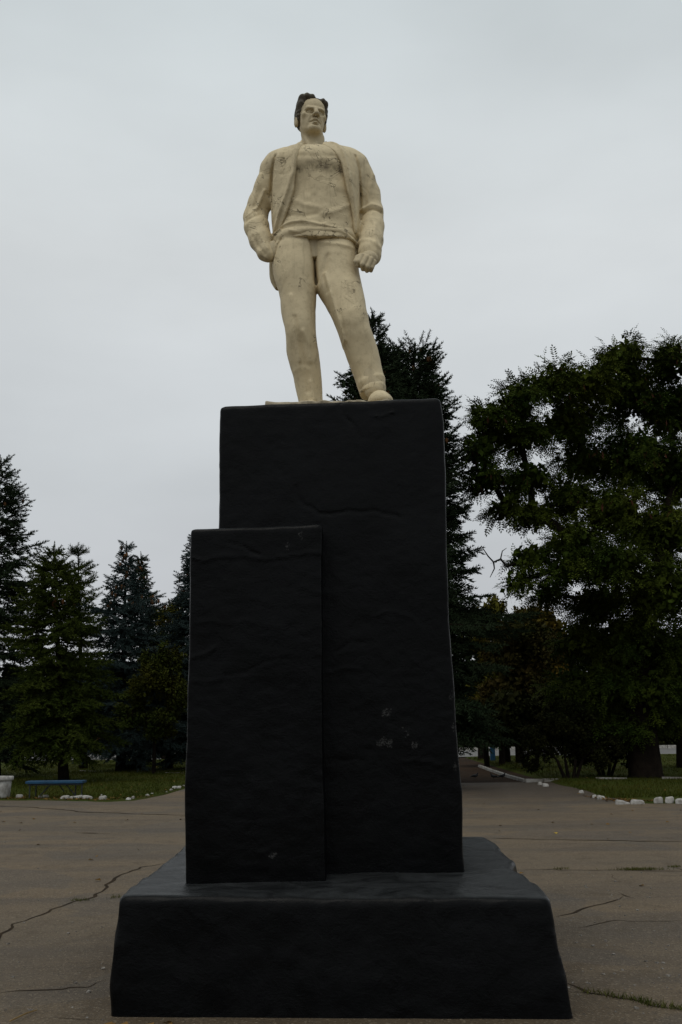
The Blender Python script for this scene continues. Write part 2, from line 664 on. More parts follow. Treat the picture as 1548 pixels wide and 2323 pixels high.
CREAM = (.67, .56, .36)
DIRT = (.20, .155, .095)
zst = at(720, 380, STY - .2)[2]
M = {}
M['cream'] = m_statue('cream_paint', CREAM, DIRT)
M['shirt'] = m_statue('cream_paint_stained', CREAM, DIRT, True, True, (zst, .055), .40)
M['skin'] = m_statue('cream_paint_face', (.55, .46, .30), DIRT, False, False)
M['hair'] = m_statue('weathered_dark_stain', (.075, .062, .046), (.30, .28, .20), False, False)
M['black'] = m_black()
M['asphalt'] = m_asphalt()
M['slab'] = simple('cream_cement', (.46, .40, .29), (.22, .18, .12), 9, .85, .5, 30)
M['crack'] = simple('soil_in_crack', (.024, .019, .014), (.045, .032, .021), 5, .95)
M['lawn'] = simple('lawn_soil', (.030, .042, .007), (.042, .042, .010), .9, .95, .6, 14, .03)
M['soil'] = simple('bare_earth', (.028, .020, .014), (.040, .025, .016), .7, .95, .5, 10, .03)
M['grass'] = leafmat('grass_blades', (0.0289, 0.0399, 0.0054), (0.0459, 0.0450, 0.0075), .5)
M['moss'] = leafmat('moss', (.045, .060, .012), (.075, .072, .018), 3)
M['litter'] = leafmat('dead_leaves', (.10, .056, .020), (.17, .10, .030), 2)
M['white'] = simple('whitewash', (.42, .41, .385), (.20, .185, .165), 9, .85, .5, 25)
M['kerb_white'] = simple('dirty_whitewash', (.30, .29, .27), (.14, .125, .105), 3, .9, .5, 25)
M['blue'] = simple('blue_paint', (.011, .062, .13), (.008, .040, .085), 12, .5)
M['iron'] = simple('dark_iron', (.022, .028, .034), (.012, .014, .016), 14, .6)
M['bark'] = simple('bark', (.015, .0115, .0085), (.007, .0055, .0045), 4, .95, .9, 18, .03)
M['road'] = simple('road_asphalt', (.15, .145, .138), (.11, .105, .10), .6, .9)
M['brick'] = simple('orange_plaster', (.24, .095, .050), (.19, .08, .045), 2, .9)
M['roof'] = simple('grey_roofing', (.09, .09, .09), (.06, .06, .06), 2, .8)
M['spruce'] = leafmat('spruce_needles', (0.0128, 0.0210, 0.0102), (0.0218, 0.0315, 0.0162), 1.1)
M['blue_spruce'] = leafmat('blue_spruce_needles', (.020, .031, .029), (.038, .056, .054), .9)
M['green_spruce'] = leafmat('green_spruce_needles', (0.0198, 0.0298, 0.0050), (0.0360, 0.0471, 0.0079), 1.1)
M['pine'] = leafmat('pine_needles', (0.0225, 0.0315, 0.0144), (0.0360, 0.0450, 0.0192), 1.0)
M['cone'] = leafmat('spruce_cones', (.15, .075, .032), (.095, .05, .026), 3)
M['locust'] = leafmat('locust_leaves', (.020, .036, .006), (.050, .062, .008), .5)
M['pod'] = leafmat('brown_pods', (.075, .030, .018), (.055, .026, .016), 2)
M['maple_red'] = leafmat('russet_leaves', (.036, .024, .007), (.020, .023, .006), .6)
M['maple_gold'] = leafmat('golden_leaves', (0.0920, 0.0576, 0.0090), (0.0384, 0.0400, 0.0083), .7)
M['yellowing'] = leafmat('yellowing_leaves', (0.0360, 0.0448, 0.0077), (0.0880, 0.0704, 0.0102), .6)
M['young_green'] = leafmat('young_tree_leaves', (0.0187, 0.0289, 0.0054), (0.0467, 0.0467, 0.0075), .9)
M['dark_leaf'] = leafmat('dark_shrub_leaves', (0.0096, 0.0132, 0.0038), (0.0180, 0.0180, 0.0053), .8)
M['feather'] = simple('grey_feathers', (.030, .031, .035), (.016, .016, .018), 20, .6)

# ------------------------------------------------------------------ ground
def sheet(name, V, F, mat, label=None):
    return tag(mesh_np(name, V, F, mat), label, None, None, 'structure')


S = 900
sheet('ground', [(-S, -S, -.06), (S, -S, -.06), (S, S, -.06), (-S, S, -.06)], [(0, 1, 2, 3)], M['lawn'])
# asphalt plaza, fine near the viewer so its slight unevenness is real
xs = np.linspace(-26, 26, 105)
ys = np.concatenate([np.linspace(-12, 3, 16), np.linspace(3.3, 30, 90)])
G = np.stack(np.meshgrid(xs, ys, indexing='ij'), -1)
H = .012 * vnoise(G[..., 0], G[..., 1], 0 * G[..., 0], .45) + .006 * vnoise(G[..., 0], G[..., 1], 3 + 0 * G[..., 0], 1.6)
H *= np.clip((np.hypot(G[..., 0], G[..., 1] - 7.8) - 2.4) / 1.5, 0, 1)


def plaza_z(x, y):
    x, y = np.asarray(x, float), np.asarray(y, float)
    h = .012 * vnoise(x, y, 0 * x, .45) + .006 * vnoise(x, y, 3 + 0 * x, 1.6)
    return h * np.clip((np.hypot(x, y - 7.8) - 2.4) / 1.5, 0, 1)


def grid_faces(a, b):
    i = np.arange((a - 1) * (b - 1))
    r, c = i // (b - 1), i % (b - 1)
    q = r * b + c
    return np.stack([q, q + b, q + b + 1, q + 1], 1)


V = np.concatenate([G, H[..., None]], -1).reshape(-1, 3)
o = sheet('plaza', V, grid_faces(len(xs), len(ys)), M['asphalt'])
o.data.polygons.foreach_set('use_smooth', [True] * len(o.data.polygons))


def lawn_patch(name, edge_px, xa, xb, yfar, mat, h=.09):
    """lawn whose front edge follows the photo; it rises a few centimetres behind the edge"""
    E = np.array([gnd(*p)[:2] for p in edge_px])
    E = E[np.argsort(E[:, 0])]
    x = np.linspace(xa, xb, 120)
    yf = np.interp(x, E[:, 0], E[:, 1]) + .18 * vnoise(x, 0 * x, 0 * x, .9) + .07 * vnoise(x, 0 * x, 0 * x, 4)
    t = np.concatenate([[0, .003, .008, .016], np.linspace(.03, 1, 40)])
    X = np.repeat(x[:, None], len(t), 1)
    Y = yf[:, None] + (yfar - yf)[:, None] * t[None, :]
    d = Y - yf[:, None]
    Z = -.03 + .04 * np.clip(d / .25, 0, 1) + h * .75 * np.clip((d - .3) / 6, 0, 1) + .03 * vnoise(X, Y, 0 * X, .5) * np.clip(d / 3, 0, 1)
    sd_ = np.clip(np.minimum(X - xa, xb - X) / .45, 0, 1)
    Z = -.03 + (Z + .03) * sd_
    V = np.stack([X, Y, Z], -1).reshape(-1, 3)
    o = sheet(name, V, grid_faces(len(x), len(t)), mat)
    o.data.polygons.foreach_set('use_smooth', [True] * len(o.data.polygons))
    return lambda px, py: (np.interp(px, x, yf))


edgeL = lawn_patch('lawn', [(-900, 1812), (0, 1817), (130, 1819), (235, 1821), (300, 1819), (340, 1811), (380, 1802), (420, 1790), (480, 1777), (560, 1764)], -22, -2.2, 51.5, M['lawn'])
edgeR = lawn_patch('lawn', [(1120, 1762), (1180, 1774), (1225, 1782), (1300, 1798), (1345, 1814), (1400, 1824), (1548, 1826), (2300, 1840)], 5.6, 26, 51.5, M['lawn'])
sheet('path', [(-2.4, 29.7, -.014), (7.5, 29.7, -.014), (9.5, 40, -.004), (10.5, 51.2, .0), (-1.5, 51.2, .0)], [(0, 1, 2, 3)], M['soil']) if False else \
    sheet('path', [(-6, 29, -.01), (12, 29, -.01), (12, 51.5, .012), (-6, 51.5, .012)], [(0, 1, 2, 3)], M['soil'])
sheet('road', [(-90, 52.2, .03), (90, 52.2, .03), (90, 64.5, .03), (-90, 64.5, .03)], [(0, 1, 2, 3)], M['road'])


def strip(name, px_pts, wd, mat, lift=.003, jit=.5):
    """a crack in the asphalt, filled with soil: narrow, uneven in width"""
    P = np.array([gnd(*p) for p in px_pts])
    seg = np.r_[0, np.cumsum(np.hypot(*np.diff(P[:, :2], axis=0).T))]
    n = max(int(seg[-1] / .05), 8)
    s_ = np.linspace(0, seg[-1], n)
    x, y = np.interp(s_, seg, P[:, 0]), np.interp(s_, seg, P[:, 1])
    r = np.random.default_rng(int(abs(px_pts[0][0]) + px_pts[0][1]))
    w0 = np.interp(s_, np.linspace(0, seg[-1], n // 5 + 2), .5 + r.random(n // 5 + 2) * jit * 2) * wd
    w0 = w0 * np.clip(np.minimum(np.arange(n), np.arange(n)[::-1]) / 6, .15, 1)
    ox = np.interp(s_, np.linspace(0, seg[-1], n // 3 + 2), (r.random(n // 3 + 2) - .5) * .07)
    tx, ty = np.gradient(x), np.gradient(y)
    l = np.hypot(tx, ty)
    nx, ny = -ty / l, tx / l
    x, y = x + nx * ox, y + ny * ox
    xa, ya, xb, yb = x + nx * w0, y + ny * w0, x - nx * w0, y - ny * w0
    za, zb = plaza_z(xa, ya) + lift, plaza_z(xb, yb) + lift
    V = np.concatenate([np.stack([xa, ya, za], 1), np.stack([xb, yb, zb], 1)])
    i = np.arange(n - 1)
    F = np.stack([i, i + 1, i + 1 + n, i + n], 1)
    o = sheet(name, V, F[:, ::-1], mat)
    return np.stack([x, y], 1)


zl = lambda L, sc, ox, oy: [(ox + a / sc, oy + b / sc) for a, b in L]
strip('pavement_crack', zl([(-60, 1120), (0, 1020), (40, 950), (100, 895), (250, 830), (430, 765), (620, 700), (760, 660), (830, 605), (880, 560), (940, 520), (1100, 445), (1200, 420), (1400, 395)], 3.6, 0, 1850), .014, M['crack'])
strip('pavement_crack', zl([(-100, 1460), (0, 1452), (240, 1435), (520, 1420), (560, 1410), (730, 1415), (790, 1370), (900, 1340)], 3.6, 0, 1850), .009, M['crack'])
strip('pavement_crack', zl([(-100, 640), (0, 645), (300, 660), (520, 675), (640, 690), (1000, 700), (1550, 717)], 3.6, 0, 1650), .035, M['crack'])
strip('pavement_crack', zl([(600, 861), (760, 868), (940, 870)], 3.6, 0, 1650), .03, M['crack'])
strip('pavement_crack', zl([(0, 180), (400, 190), (820, 196), (1200, 205), (1700, 207)], 3.455, 1100, 1850), .02, M['crack'])
strip('pavement_crack', zl([(300, 426), (700, 436), (1548, 437), (1700, 437)], 3.455, 1100, 1850), .010, M['crack'])
strip('pavement_crack', zl([(560, 805), (760, 745), (950, 680), (1100, 640)], 3.455, 1100, 1850), .012, M['crack'])
strip('pavement_crack', zl([(1028, 612), (1090, 636), (1170, 658)], 3.455, 1100, 1850), .010, M['crack'])
strip('pavement_crack', zl([(570, 880), (690, 876), (780, 872), (900, 840), (1050, 818), (1150, 828), (1700, 828)], 3.455, 1100, 1850), .007, M['crack'])
cm = strip('pavement_crack', zl([(600, 1290), (700, 1330), (790, 1395), (1000, 1408), (1250, 1472), (1700, 1560)], 3.455, 1100, 1850), .013, M['crack'])
strip('pavement_crack', zl([(620, 1368), (700, 1385), (790, 1395)], 3.455, 1100, 1850), .008, M['crack'])
strip('pavement_crack', zl([(850, 536), (1010, 522), (1200, 536)], 3.455, 1100, 1850), .006, M['crack'])
strip('pavement_crack', zl([(990, 468), (1050, 520)], 3.455, 1100, 1850), .006, M['crack'])
strip('pavement_crack', zl([(1450, 395), (1500, 405), (1560, 440)], 3.455, 1100, 1850), .010, M['crack'])
strip('pavement_crack', zl([(300, 1668), (600, 1662), (860, 1668)], 3.6, 0, 1850), .007, M['crack'])


# ------------------------------------------------------------------ small-leaf scattering
def instance(tv, tf, P, D, U, sc):
    """copies of a small template (along +X, up +Z) at P, pointing D, with U roughly up"""
    D = D / (np.linalg.norm(D, axis=1, keepdims=True) + 1e-9)
    Y = np.cross(U, D)
    Y /= (np.linalg.norm(Y, axis=1, keepdims=True) + 1e-9)
    Z = np.cross(D, Y)
    B = np.stack([D, Y, Z], 1)                       # rows = axes
    sc = np.asarray(sc)
    if sc.ndim == 1:
        sc = np.repeat(sc[:, None], 3, 1)
    V = np.einsum('vk,nk,nkj->nvj', tv, sc, B) + P[:, None, :]
    F = tf[None] + (np.arange(len(P)) * len(tv))[:, None, None]
    return V.reshape(-1, 3), F.reshape(-1, tf.shape[1])


def unit(r, n):
    v = r.normal(size=(n, 3))
    return v / np.linalg.norm(v, axis=1, keepdims=True)


def tri_tuft(n, seed, spread=.9, ln=.30, wd=.05, fwd=(.5, 1.0), flat=.8):
    """a spruce shoot: needles standing round a short stem, all pointing forward"""
    r = np.random.default_rng(seed)
    V, F = [(0, 0, .012), (0, 0, -.012), (1.0, 0, 0), (0, .012, 0), (0, -.012, 0)], [(0, 1, 2), (3, 4, 2)]
    for i in range(n):
        t = (i + .5) / n * .9
        a = i * 2.4 + r.random()
        l = ln * (1.1 - .55 * t)
        out_ = np.array((0, math.cos(a), math.sin(a) * flat)) * spread
        f = r.uniform(*fwd)
        d = np.array((f, 0, 0)) + out_
        d = d / np.linalg.norm(d) * l
        s_ = np.cross(d, r.normal(size=3))
        s_ = s_ / np.linalg.norm(s_) * wd / 2
        p = np.array((t, 0, 0))
        b = len(V)
        V += [p - s_, p + s_, p + d]
        F.append((b, b + 1, b + 2))
    return np.array(V), np.array(F)


TUFT = tri_tuft(15, 1, .9, .36, .105)
PINE_TUFT = tri_tuft(20, 2, .8, .62, .07, (.5, 1.2), 1)


def kite_spray(pairs, seed, ll=.16, lw=.06):
    """a pinnate leaf: paired leaflets along a stalk"""
    r = np.random.default_rng(seed)
    V, F = [], []

    def kite(p, d, nrm):
        d = d / np.linalg.norm(d)
        s_ = np.cross(nrm, d)
        s_ /= np.linalg.norm(s_)
        L = ll * r.uniform(.8, 1.15)
        b = len(V)
        V.extend([p, p + d * L * .5 + s_ * lw / 2, p + d * L, p + d * L * .5 - s_ * lw / 2])
        F.append((b, b + 1, b + 2, b + 3))
    for i in range(pairs):
        t = .15 + .8 * i / pairs
        z = -.35 * t * t
        for sg in (-1, 1):
            kite(np.array((t, 0, z)), np.array((.55, sg, -.25 + r.normal() * .2)), np.array((r.normal() * .3, r.normal() * .3, 1)))
    kite(np.array((.92, 0, -.3)), np.array((1, 0, -.6)), np.array((0, 0, 1)))
    return np.array(V), np.array(F)


SPRAY = kite_spray(7, 4, .19, .075)


def leaf_bunch(n, seed, ll=.5, lw=.32):
    r = np.random.default_rng(seed)
    V, F = [], []
    for i in range(n):
        p = r.normal(size=3) * .28
        d = unit(r, 1)[0]
        d[2] -= .4
        d /= np.linalg.norm(d)
        s_ = np.cross(d, unit(r, 1)[0])
        s_ /= np.linalg.norm(s_)
        L = ll * r.uniform(.7, 1.2)
        b = len(V)
        V.extend([p, p + d * L * .45 + s_ * lw / 2, p + d * L, p + d * L * .45 - s_ * lw / 2])
        F.append((b, b + 1, b + 2, b + 3))
    return np.array(V), np.array(F)


BUNCH = leaf_bunch(6, 7)


# ------------------------------------------------------------------ trees
def spruce(name, label, cat, px_top, py_top, Y, rad, mat, seed, group, bare=.5, px_base=None, prof=.85, droop=.35, cones=0, dens=1.0, tuft=.30, whorl=.34, trunk_r=None, top_r=.0, ragged=.25, shoot=TUFT, up=.35, core=3.6, spire=0):
    r = np.random.default_rng(seed)
    top = at(px_top, py_top, Y)
    bx = at(px_base if px_base is not None else px_top, 1740, Y)[0]
    H = top[2]
    root = empty(name, (bx, Y, 0), label, cat, group)
    axis = lambda z: np.array((bx + (top[0] - bx) * z / H, Y, z))
    tr = trunk_r or .012 * H + .04
    mb = MB()
    zz = np.linspace(-.05, H, 9)
    mb.tube([axis(z) for z in zz], [tr * (1.25 if i == 0 else 1 - .97 * i / 8) + .008 for i in range(9)], 8)
    P, D, U, Sx = [], [], [], []
    z = bare
    while z < H - .12:
        f = (z - bare) / (H - bare)
        u_ = (1 - f) if 1 - f > spire else spire * ((1 - f) / spire)**(1.5 / prof)
        Rz = rad * (u_**prof) * min(1, .55 + (z - bare) / 1.2) + top_r * math.sin(math.pi * min(1, (1 - f) * 3)) * .5
        nb = int(r.integers(5, 8)) if Rz > .5 else 5
        a0 = r.random() * 6.28
        for b in range(nb):
            a = a0 + 6.283 * b / nb + r.normal() * .18
            L = max(Rz * (1 + r.normal() * ragged), .10)
            zb = z + r.normal() * .08
            lift = up * f - droop * (1 - f) * .6
            t = np.linspace(0, 1, 7)
            hx = L * t
            hz = L * (lift * t - droop * (1 - f) * .9 * t * t + (.42 - .1 * f) * droop * t**3 + .25 * f * t)
            o = axis(zb)
            ca, sa = math.cos(a), math.sin(a)
            B = np.stack([o[0] + ca * hx, o[1] + sa * hx, o[2] + hz], 1)
            mb.tube(B[::2], [max(.02 * L, .012) * (1 - .8 * q) for q in t[::2]], 3, False)
            tan = np.gradient(B, axis=0)
            tan /= np.linalg.norm(tan, axis=1, keepdims=True)
            side = np.array((-sa, ca, 0))
            step = .135 / dens
            m = max(int(L / step), 2)
            for q in range(m):
                tt = .16 + .84 * (q + r.random() * .6) / m
                if tt > 1:
                    continue
                p = np.array([np.interp(tt, t, B[:, i]) for i in range(3)])
                dd = np.array([np.interp(tt, t, tan[:, i]) for i in range(3)])
                P.append(p)
                D.append(dd + r.normal(size=3) * .15 + (0, 0, .12))
                U.append((0, 0, 1))
                Sx.append(tuft * r.uniform(.8, 1.2))
                for sg in (-1, 1):
                    l2 = (.22 + .42 * L * (1 - tt)) * r.uniform(.5, 1.1)
                    d2 = dd * .75 + side * sg * .8 + np.array((0, 0, -.18 - .2 * droop))
                    d2 /= np.linalg.norm(d2)
                    k = max(int(l2 / (.135 / dens)), 1)
                    for j in range(k):
                        s_ = (j + .25) / k * l2
                        P.append(p + d2 * s_ + r.normal(size=3) * .03)
                        D.append(d2 + r.normal(size=3) * .35 + np.array((0, 0, -.25 * droop)))
                        U.append((0, 0, 1))
                        Sx.append(tuft * r.uniform(.7, 1.15))
            P.append(B[-1])
            D.append(tan[-1] + (0, 0, .1))
            U.append((0, 0, 1))
            Sx.append(tuft * 1.1)
        z += whorl * (1.15 - .55 * f) * r.uniform(.8, 1.2)
    for q in range(4):                                        # leading shoot
        P.append(axis(H - .16 * q - .05))
        D.append(np.array((r.normal() * .12, r.normal() * .12, 1)))
        U.append((1, 0, 0))
        Sx.append(tuft * (.8 + .15 * q))
    P, D, U, Sx = map(np.array, (P, D, U, Sx))
    V, F = instance(*shoot, P, D, U, Sx)
    if core:                                                  # old dense growth round the stem
        n = int(core * H * rad * 10)
        zz = bare + (H - bare) * .93 * r.random(n)**1.25
        a_, q_ = r.random(n) * 6.283, r.random(n)**.6
        uu = 1 - (zz - bare) / (H - bare)
        rr = rad * np.where(uu > spire, uu, max(spire, 1e-6) * (uu / max(spire, 1e-6))**(1.5 / prof))**prof * .62 * q_
        cp = np.stack([bx + (top[0] - bx) * zz / H + np.cos(a_) * rr, Y + np.sin(a_) * rr, zz - .1], 1)
        cd_ = np.stack([np.cos(a_), np.sin(a_), r.normal(size=n) * .3 - .25], 1)
        KV, KF = instance(*shoot, cp, cd_, np.tile((0, 0, 1.0), (n, 1)), tuft * r.uniform(1.3, 2.1, n))
        F = np.concatenate([F, KF + len(V)])
        V = np.concatenate([V, KV])
    mb.build('trunk', M['bark'], root, True)
    mesh_np('crown', V, F, mat, root)
    if cones:
        # cones hang in the top third
        hi = np.nonzero(P[:, 2] > H - .30 * (H - bare))[0]
        c = r.choice(hi, min(cones, len(hi)), False)
        mc = MB()
        for i in c:
            p = P[i] + np.array((r.normal() * .05, r.normal() * .05, -.05))
            mc.tube([p, p - (0, 0, .05), p - (0, 0, .12), p - (0, 0, .17)], [.016, .046, .042, .008], 6)
        cone = mc.build('cones', M['cone'], root, True)
        cone['kind'] = 'stuff'
    return root


def limb(a, b, r, sag=.1, n=6):
    t = np.linspace(0, 1, n)[:, None]
    a, b = np.array(a), np.array(b)
    m = (a + b) / 2 + np.array((0, 0, sag * np.linalg.norm(b - a))) + r.normal(size=3) * .06 * np.linalg.norm(b - a)
    return (1 - t)**2 * a + 2 * t * (1 - t) * m + t**2 * b


def leafy(name, label, cat, base, forks, clumps, mat, seed, group, per_m2=60, shoot=BUNCH, size=.3, trunk_r=.2, fork_h=2.0, flat=.6, stems=None, extra=None, fill=.45, bark='bark', core=0, core_size=.5):
    """broadleaf: trunk, limbs out to each clump, and leaves through the clumps' volume.
    clumps: (centre, (rx, ry, rz)) in metres"""
    r = np.random.default_rng(seed)
    base = np.array(base, float)
    root = empty(name, tuple(base), label, cat, group)
    mb = MB()
    fk = []
    for (fx, fy) in (stems or [(0, 0)]):
        f = base + np.array((fx, fy, fork_h))
        b0 = base + np.array((fx * .35, fy * .35, -.06))
        mid = (b0 + f) / 2 + r.normal(size=3) * np.array((.06, .06, 0)) * trunk_r * 3
        mb.tube([b0, b0 + (f - b0) * .06, mid, f], [trunk_r * 1.35, trunk_r * 1.08, trunk_r * .92, trunk_r * .8], 10)
        fk.append(f)
    P, D, Sx = [], [], []
    # limbs grow from clump to clump, thinner the fewer clumps they carry
    C_ = [np.array(c, float) for c, q in clumps]
    order = sorted(range(len(C_)), key=lambda i: min(np.linalg.norm(C_[i] - g) for g in fk))
    nodes = [(g, None) for g in fk]
    par, seen = {}, []
    for i in order:
        best, bp = None, None
        for k, g in [(-1 - q, g) for q, g in enumerate(fk)] + [(j, C_[j]) for j in seen]:
            v = C_[i] - g
            dist = np.linalg.norm(v) * (1.0 if k < 0 else .92) + max(0, -v[2]) * .5
            if best is None or dist < best:
                best, bp = dist, k
        par[i] = bp
        seen.append(i)
    wgt = {i: 1 for i in order}
    for i in reversed(order):
        if par[i] >= 0:
            wgt[par[i]] += wgt[i]
    rad_ = lambda k: trunk_r * .56 * (wgt[k] / len(C_))**.5 + .012
    for i in order:
        c, q = C_[i], np.array(clumps[i][1], float)
        k = par[i]
        f = fk[-1 - k] if k < 0 else C_[k]
        L = limb(f, c, r, .10)
        r0 = rad_(i)
        mb.tube(L, np.linspace(min(r0 * 1.15, trunk_r * .8), r0 * .8, len(L)), 7, False)
        r0 = min(r0, .09) + .03
        for _ in range(int(4 + q.max() * 2.5)):               # branches inside the clump
            e = c + unit(r, 1)[0] * q * .85
            st = L[-1 - int(r.integers(0, 3))]
            T = limb(st, e, r, .05, 4)
            mb.tube(T, np.linspace(r0 * .28, .008, 4), 4, False)
        area = 4 * math.pi * ((q[0] * q[1])**1.6 / 3 + (q[0] * q[2])**1.6 / 3 + (q[1] * q[2])**1.6 / 3)**(1 / 1.6)
        n = int(area * per_m2)
        u = unit(r, n)
        rad = np.where(r.random(n) < fill, r.random(n)**.5, .86 + .16 * r.normal(size=n) * .7)
        # sub-clumping: push leaves towards a few boughs
        nk = max(int(q.max() * 5), 4)
        kk = unit(r, nk)
        near = kk[np.argmax(u @ kk.T, 1)]
        u = u * .55 + near * .45
        u /= np.linalg.norm(u, axis=1, keepdims=True)
        rad = rad * (.72 + .34 * np.clip((u * near).sum(1), 0, 1)**6)
        P.append(c + u * rad[:, None] * q)
        D.append(u * np.array((1, 1, .25)) + r.normal(size=(n, 3)) * .45 + np.array((0, 0, -.12)))
        Sx.append(size * r.uniform(.7, 1.25, n))
    if core:
        kp, kd, ks = [], [], []
        for (c, q) in clumps:
            c, q = np.array(c, float), np.array(q, float)
            n = int(core * (q[0] * q[1] * q[2])**(2 / 3) * 12)
            kp.append(c + unit(r, n) * (r.random(n)**.4)[:, None] * q * .72)
            kd.append(unit(r, n))
            ks.append(core_size * r.uniform(.7, 1.2, n))
        KV, KF = instance(*BUNCH, np.concatenate(kp), np.concatenate(kd), unit(r, sum(map(len, kp))), np.concatenate(ks))
    P, D, Sx = np.concatenate(P), np.concatenate(D), np.concatenate(Sx)
    Uu = np.tile((0, 0, 1.0), (len(P), 1)) + r.normal(size=(len(P), 3)) * flat * .5
    V, F = instance(*shoot, P, D, Uu, Sx)
    if core:
        F = np.concatenate([F, KF + len(V)])
        V = np.concatenate([V, KV])
    mb.build('trunk', M[bark], root, True)
    mesh_np('crown', V, F, mat, root)
    return root, P


def at_clump(px, py, Y, rpx, rpy, dep):
    c = at(px, py, Y)
    d = Y * math.cos(PITCH) + (c[2] - EYE) * math.sin(PITCH)
    return (c, (rpx * d / FPX, dep, rpy * d / FPX))


CON, BRD = 'conifers in the park behind the monument', 'broadleaf trees in the park behind the monument'
spruce('spruce_tree', 'tall dark spruce behind the pillar, its top showing beside the statue\'s right-hand leg', 'tree', 846, 712, 27, 2.35, M['spruce'], 3, CON, 1.3, trunk_r=.2, prof=.85, dens=.9, cones=24, ragged=.34, whorl=.44, tuft=.34, up=.5)
spruce('spruce_tree', 'tall dark spruce whose tip and right flank show at the pillar\'s upper right corner', 'tree', 940, 788, 29.5, 2.3, M['spruce'], 8, CON, 1.5, px_base=950, trunk_r=.2, prof=.50, dens=.95, cones=30, ragged=.26, whorl=.36, tuft=.34, up=.5)
spruce('spruce_tree', 'tall dark spruce cut by the left edge of the picture', 'tree', 0, 1042, 34, 1.55, M['spruce'], 12, CON, .8, px_base=-10, prof=.50, cones=26, ragged=.3, whorl=.42, up=.2)
spruce('spruce_tree', 'bushy green spruce with a bare trunk behind the blue bench', 'tree', 122, 1240, 31, 1.7, M['green_spruce'], 15, CON, 1.15, px_base=147, trunk_r=.14, spire=.16, prof=.52, dens=1.0, cones=16, ragged=.24, up=.15, droop=.5)
spruce('pine_tree', 'thin open pine behind the green spruce, grey sky through its top', 'tree', 177, 1240, 41, 1.25, M['pine'], 22, CON, 1.6, px_base=190, prof=.6, dens=.30, whorl=.85, tuft=.30, droop=-.4, shoot=PINE_TUFT, up=.75, core=0)
spruce('spruce_tree', 'blue-grey spruce with brown cones at its pointed top, right of the pine', 'tree', 287, 1236, 38, 2.15, M['blue_spruce'], 27, CON, .9, px_base=274, prof=.55, spire=.34, up=.1, cones=60, core=2.6, whorl=.42, tuft=.27, trunk_r=.16, ragged=.28)
spruce('spruce_tree', 'slender spruce tip hung with orange-brown cones, beside the blue-grey spruce', 'tree', 320, 1258, 44, 1.7, M['spruce'], 31, CON, .6, prof=.6, spire=.36, up=.1, cones=80, core=2.4, whorl=.42, tuft=.27, ragged=.3)
spruce('spruce_tree', 'bluish spruce half hidden by the left side of the black slab', 'tree', 448, 1212, 39, 1.95, M['blue_spruce'], 36, CON, .9, prof=.85, up=.2, cones=18)

# broadleaf trees on the left
yb = at(378, 1500, 52)
leafy('broadleaf_tree', 'yellowing green tree between the cone-hung spruce and the slab', 'tree', (yb[0], 52, 0), None,
      [at_clump(372, 1420, 52, 48, 66, 1.3), at_clump(405, 1400, 52, 34, 50, 1.0), at_clump(350, 1500, 52, 46, 60, 1.2), at_clump(410, 1500, 52, 44, 62, 1.2)],
      M['yellowing'], 41, BRD, 34, size=.30, trunk_r=.14, fork_h=2.2)
yb = at(349, 1755, 35.5)
leafy('young_tree', 'young tree with upright yellow-green shoots and a thin trunk left of the slab', 'tree', (yb[0], 35.5, 0), None,
      [at_clump(345, 1545, 35.5, 40, 62, .8), at_clump(378, 1525, 35.5, 34, 56, .7), at_clump(318, 1570, 35.5, 34, 46, .7), at_clump(400, 1580, 35.5, 30, 70, .7),
       at_clump(330, 1500, 35.5, 14, 34, .3), at_clump(372, 1480, 35.5, 13, 36, .3), at_clump(402, 1500, 35.5, 14, 36, .3),
       at_clump(300, 1620, 35.5, 40, 36, .8), at_clump(360, 1640, 35.5, 56, 38, .9)],
      M['young_green'], 43, BRD, 62, size=.16, trunk_r=.065, fork_h=1.5, core=8, core_size=.3)
yb = at(384, 1742, 40)
leafy('broadleaf_tree', 'dark shrubby tree on a leaning trunk just left of the slab', 'tree', (yb[0], 40, 0), None,
      [at_clump(384, 1640, 40, 62, 48, 1.2), at_clump(420, 1600, 40, 56, 56, 1.2), at_clump(350, 1670, 40, 46, 26, 1.0)],
      M['dark_leaf'], 45, BRD, 46, size=.24, trunk_r=.15, fork_h=1.3)
jb = gnd(300, 1752)
leafy('low_shrub', 'low dark heap of shrub on the lawn left of the young tree', 'shrub', (jb[0], jb[1], 0.03), None,
      [((jb[0] - .15, jb[1], .24), (.38, .4, .2)), ((jb[0] + .28, jb[1], .2), (.32, .35, .17)), ((jb[0], jb[1] + .1, .34), (.24, .3, .16))],
      M['dark_leaf'], 47, None, 130, size=.12, trunk_r=.04, fork_h=.12)

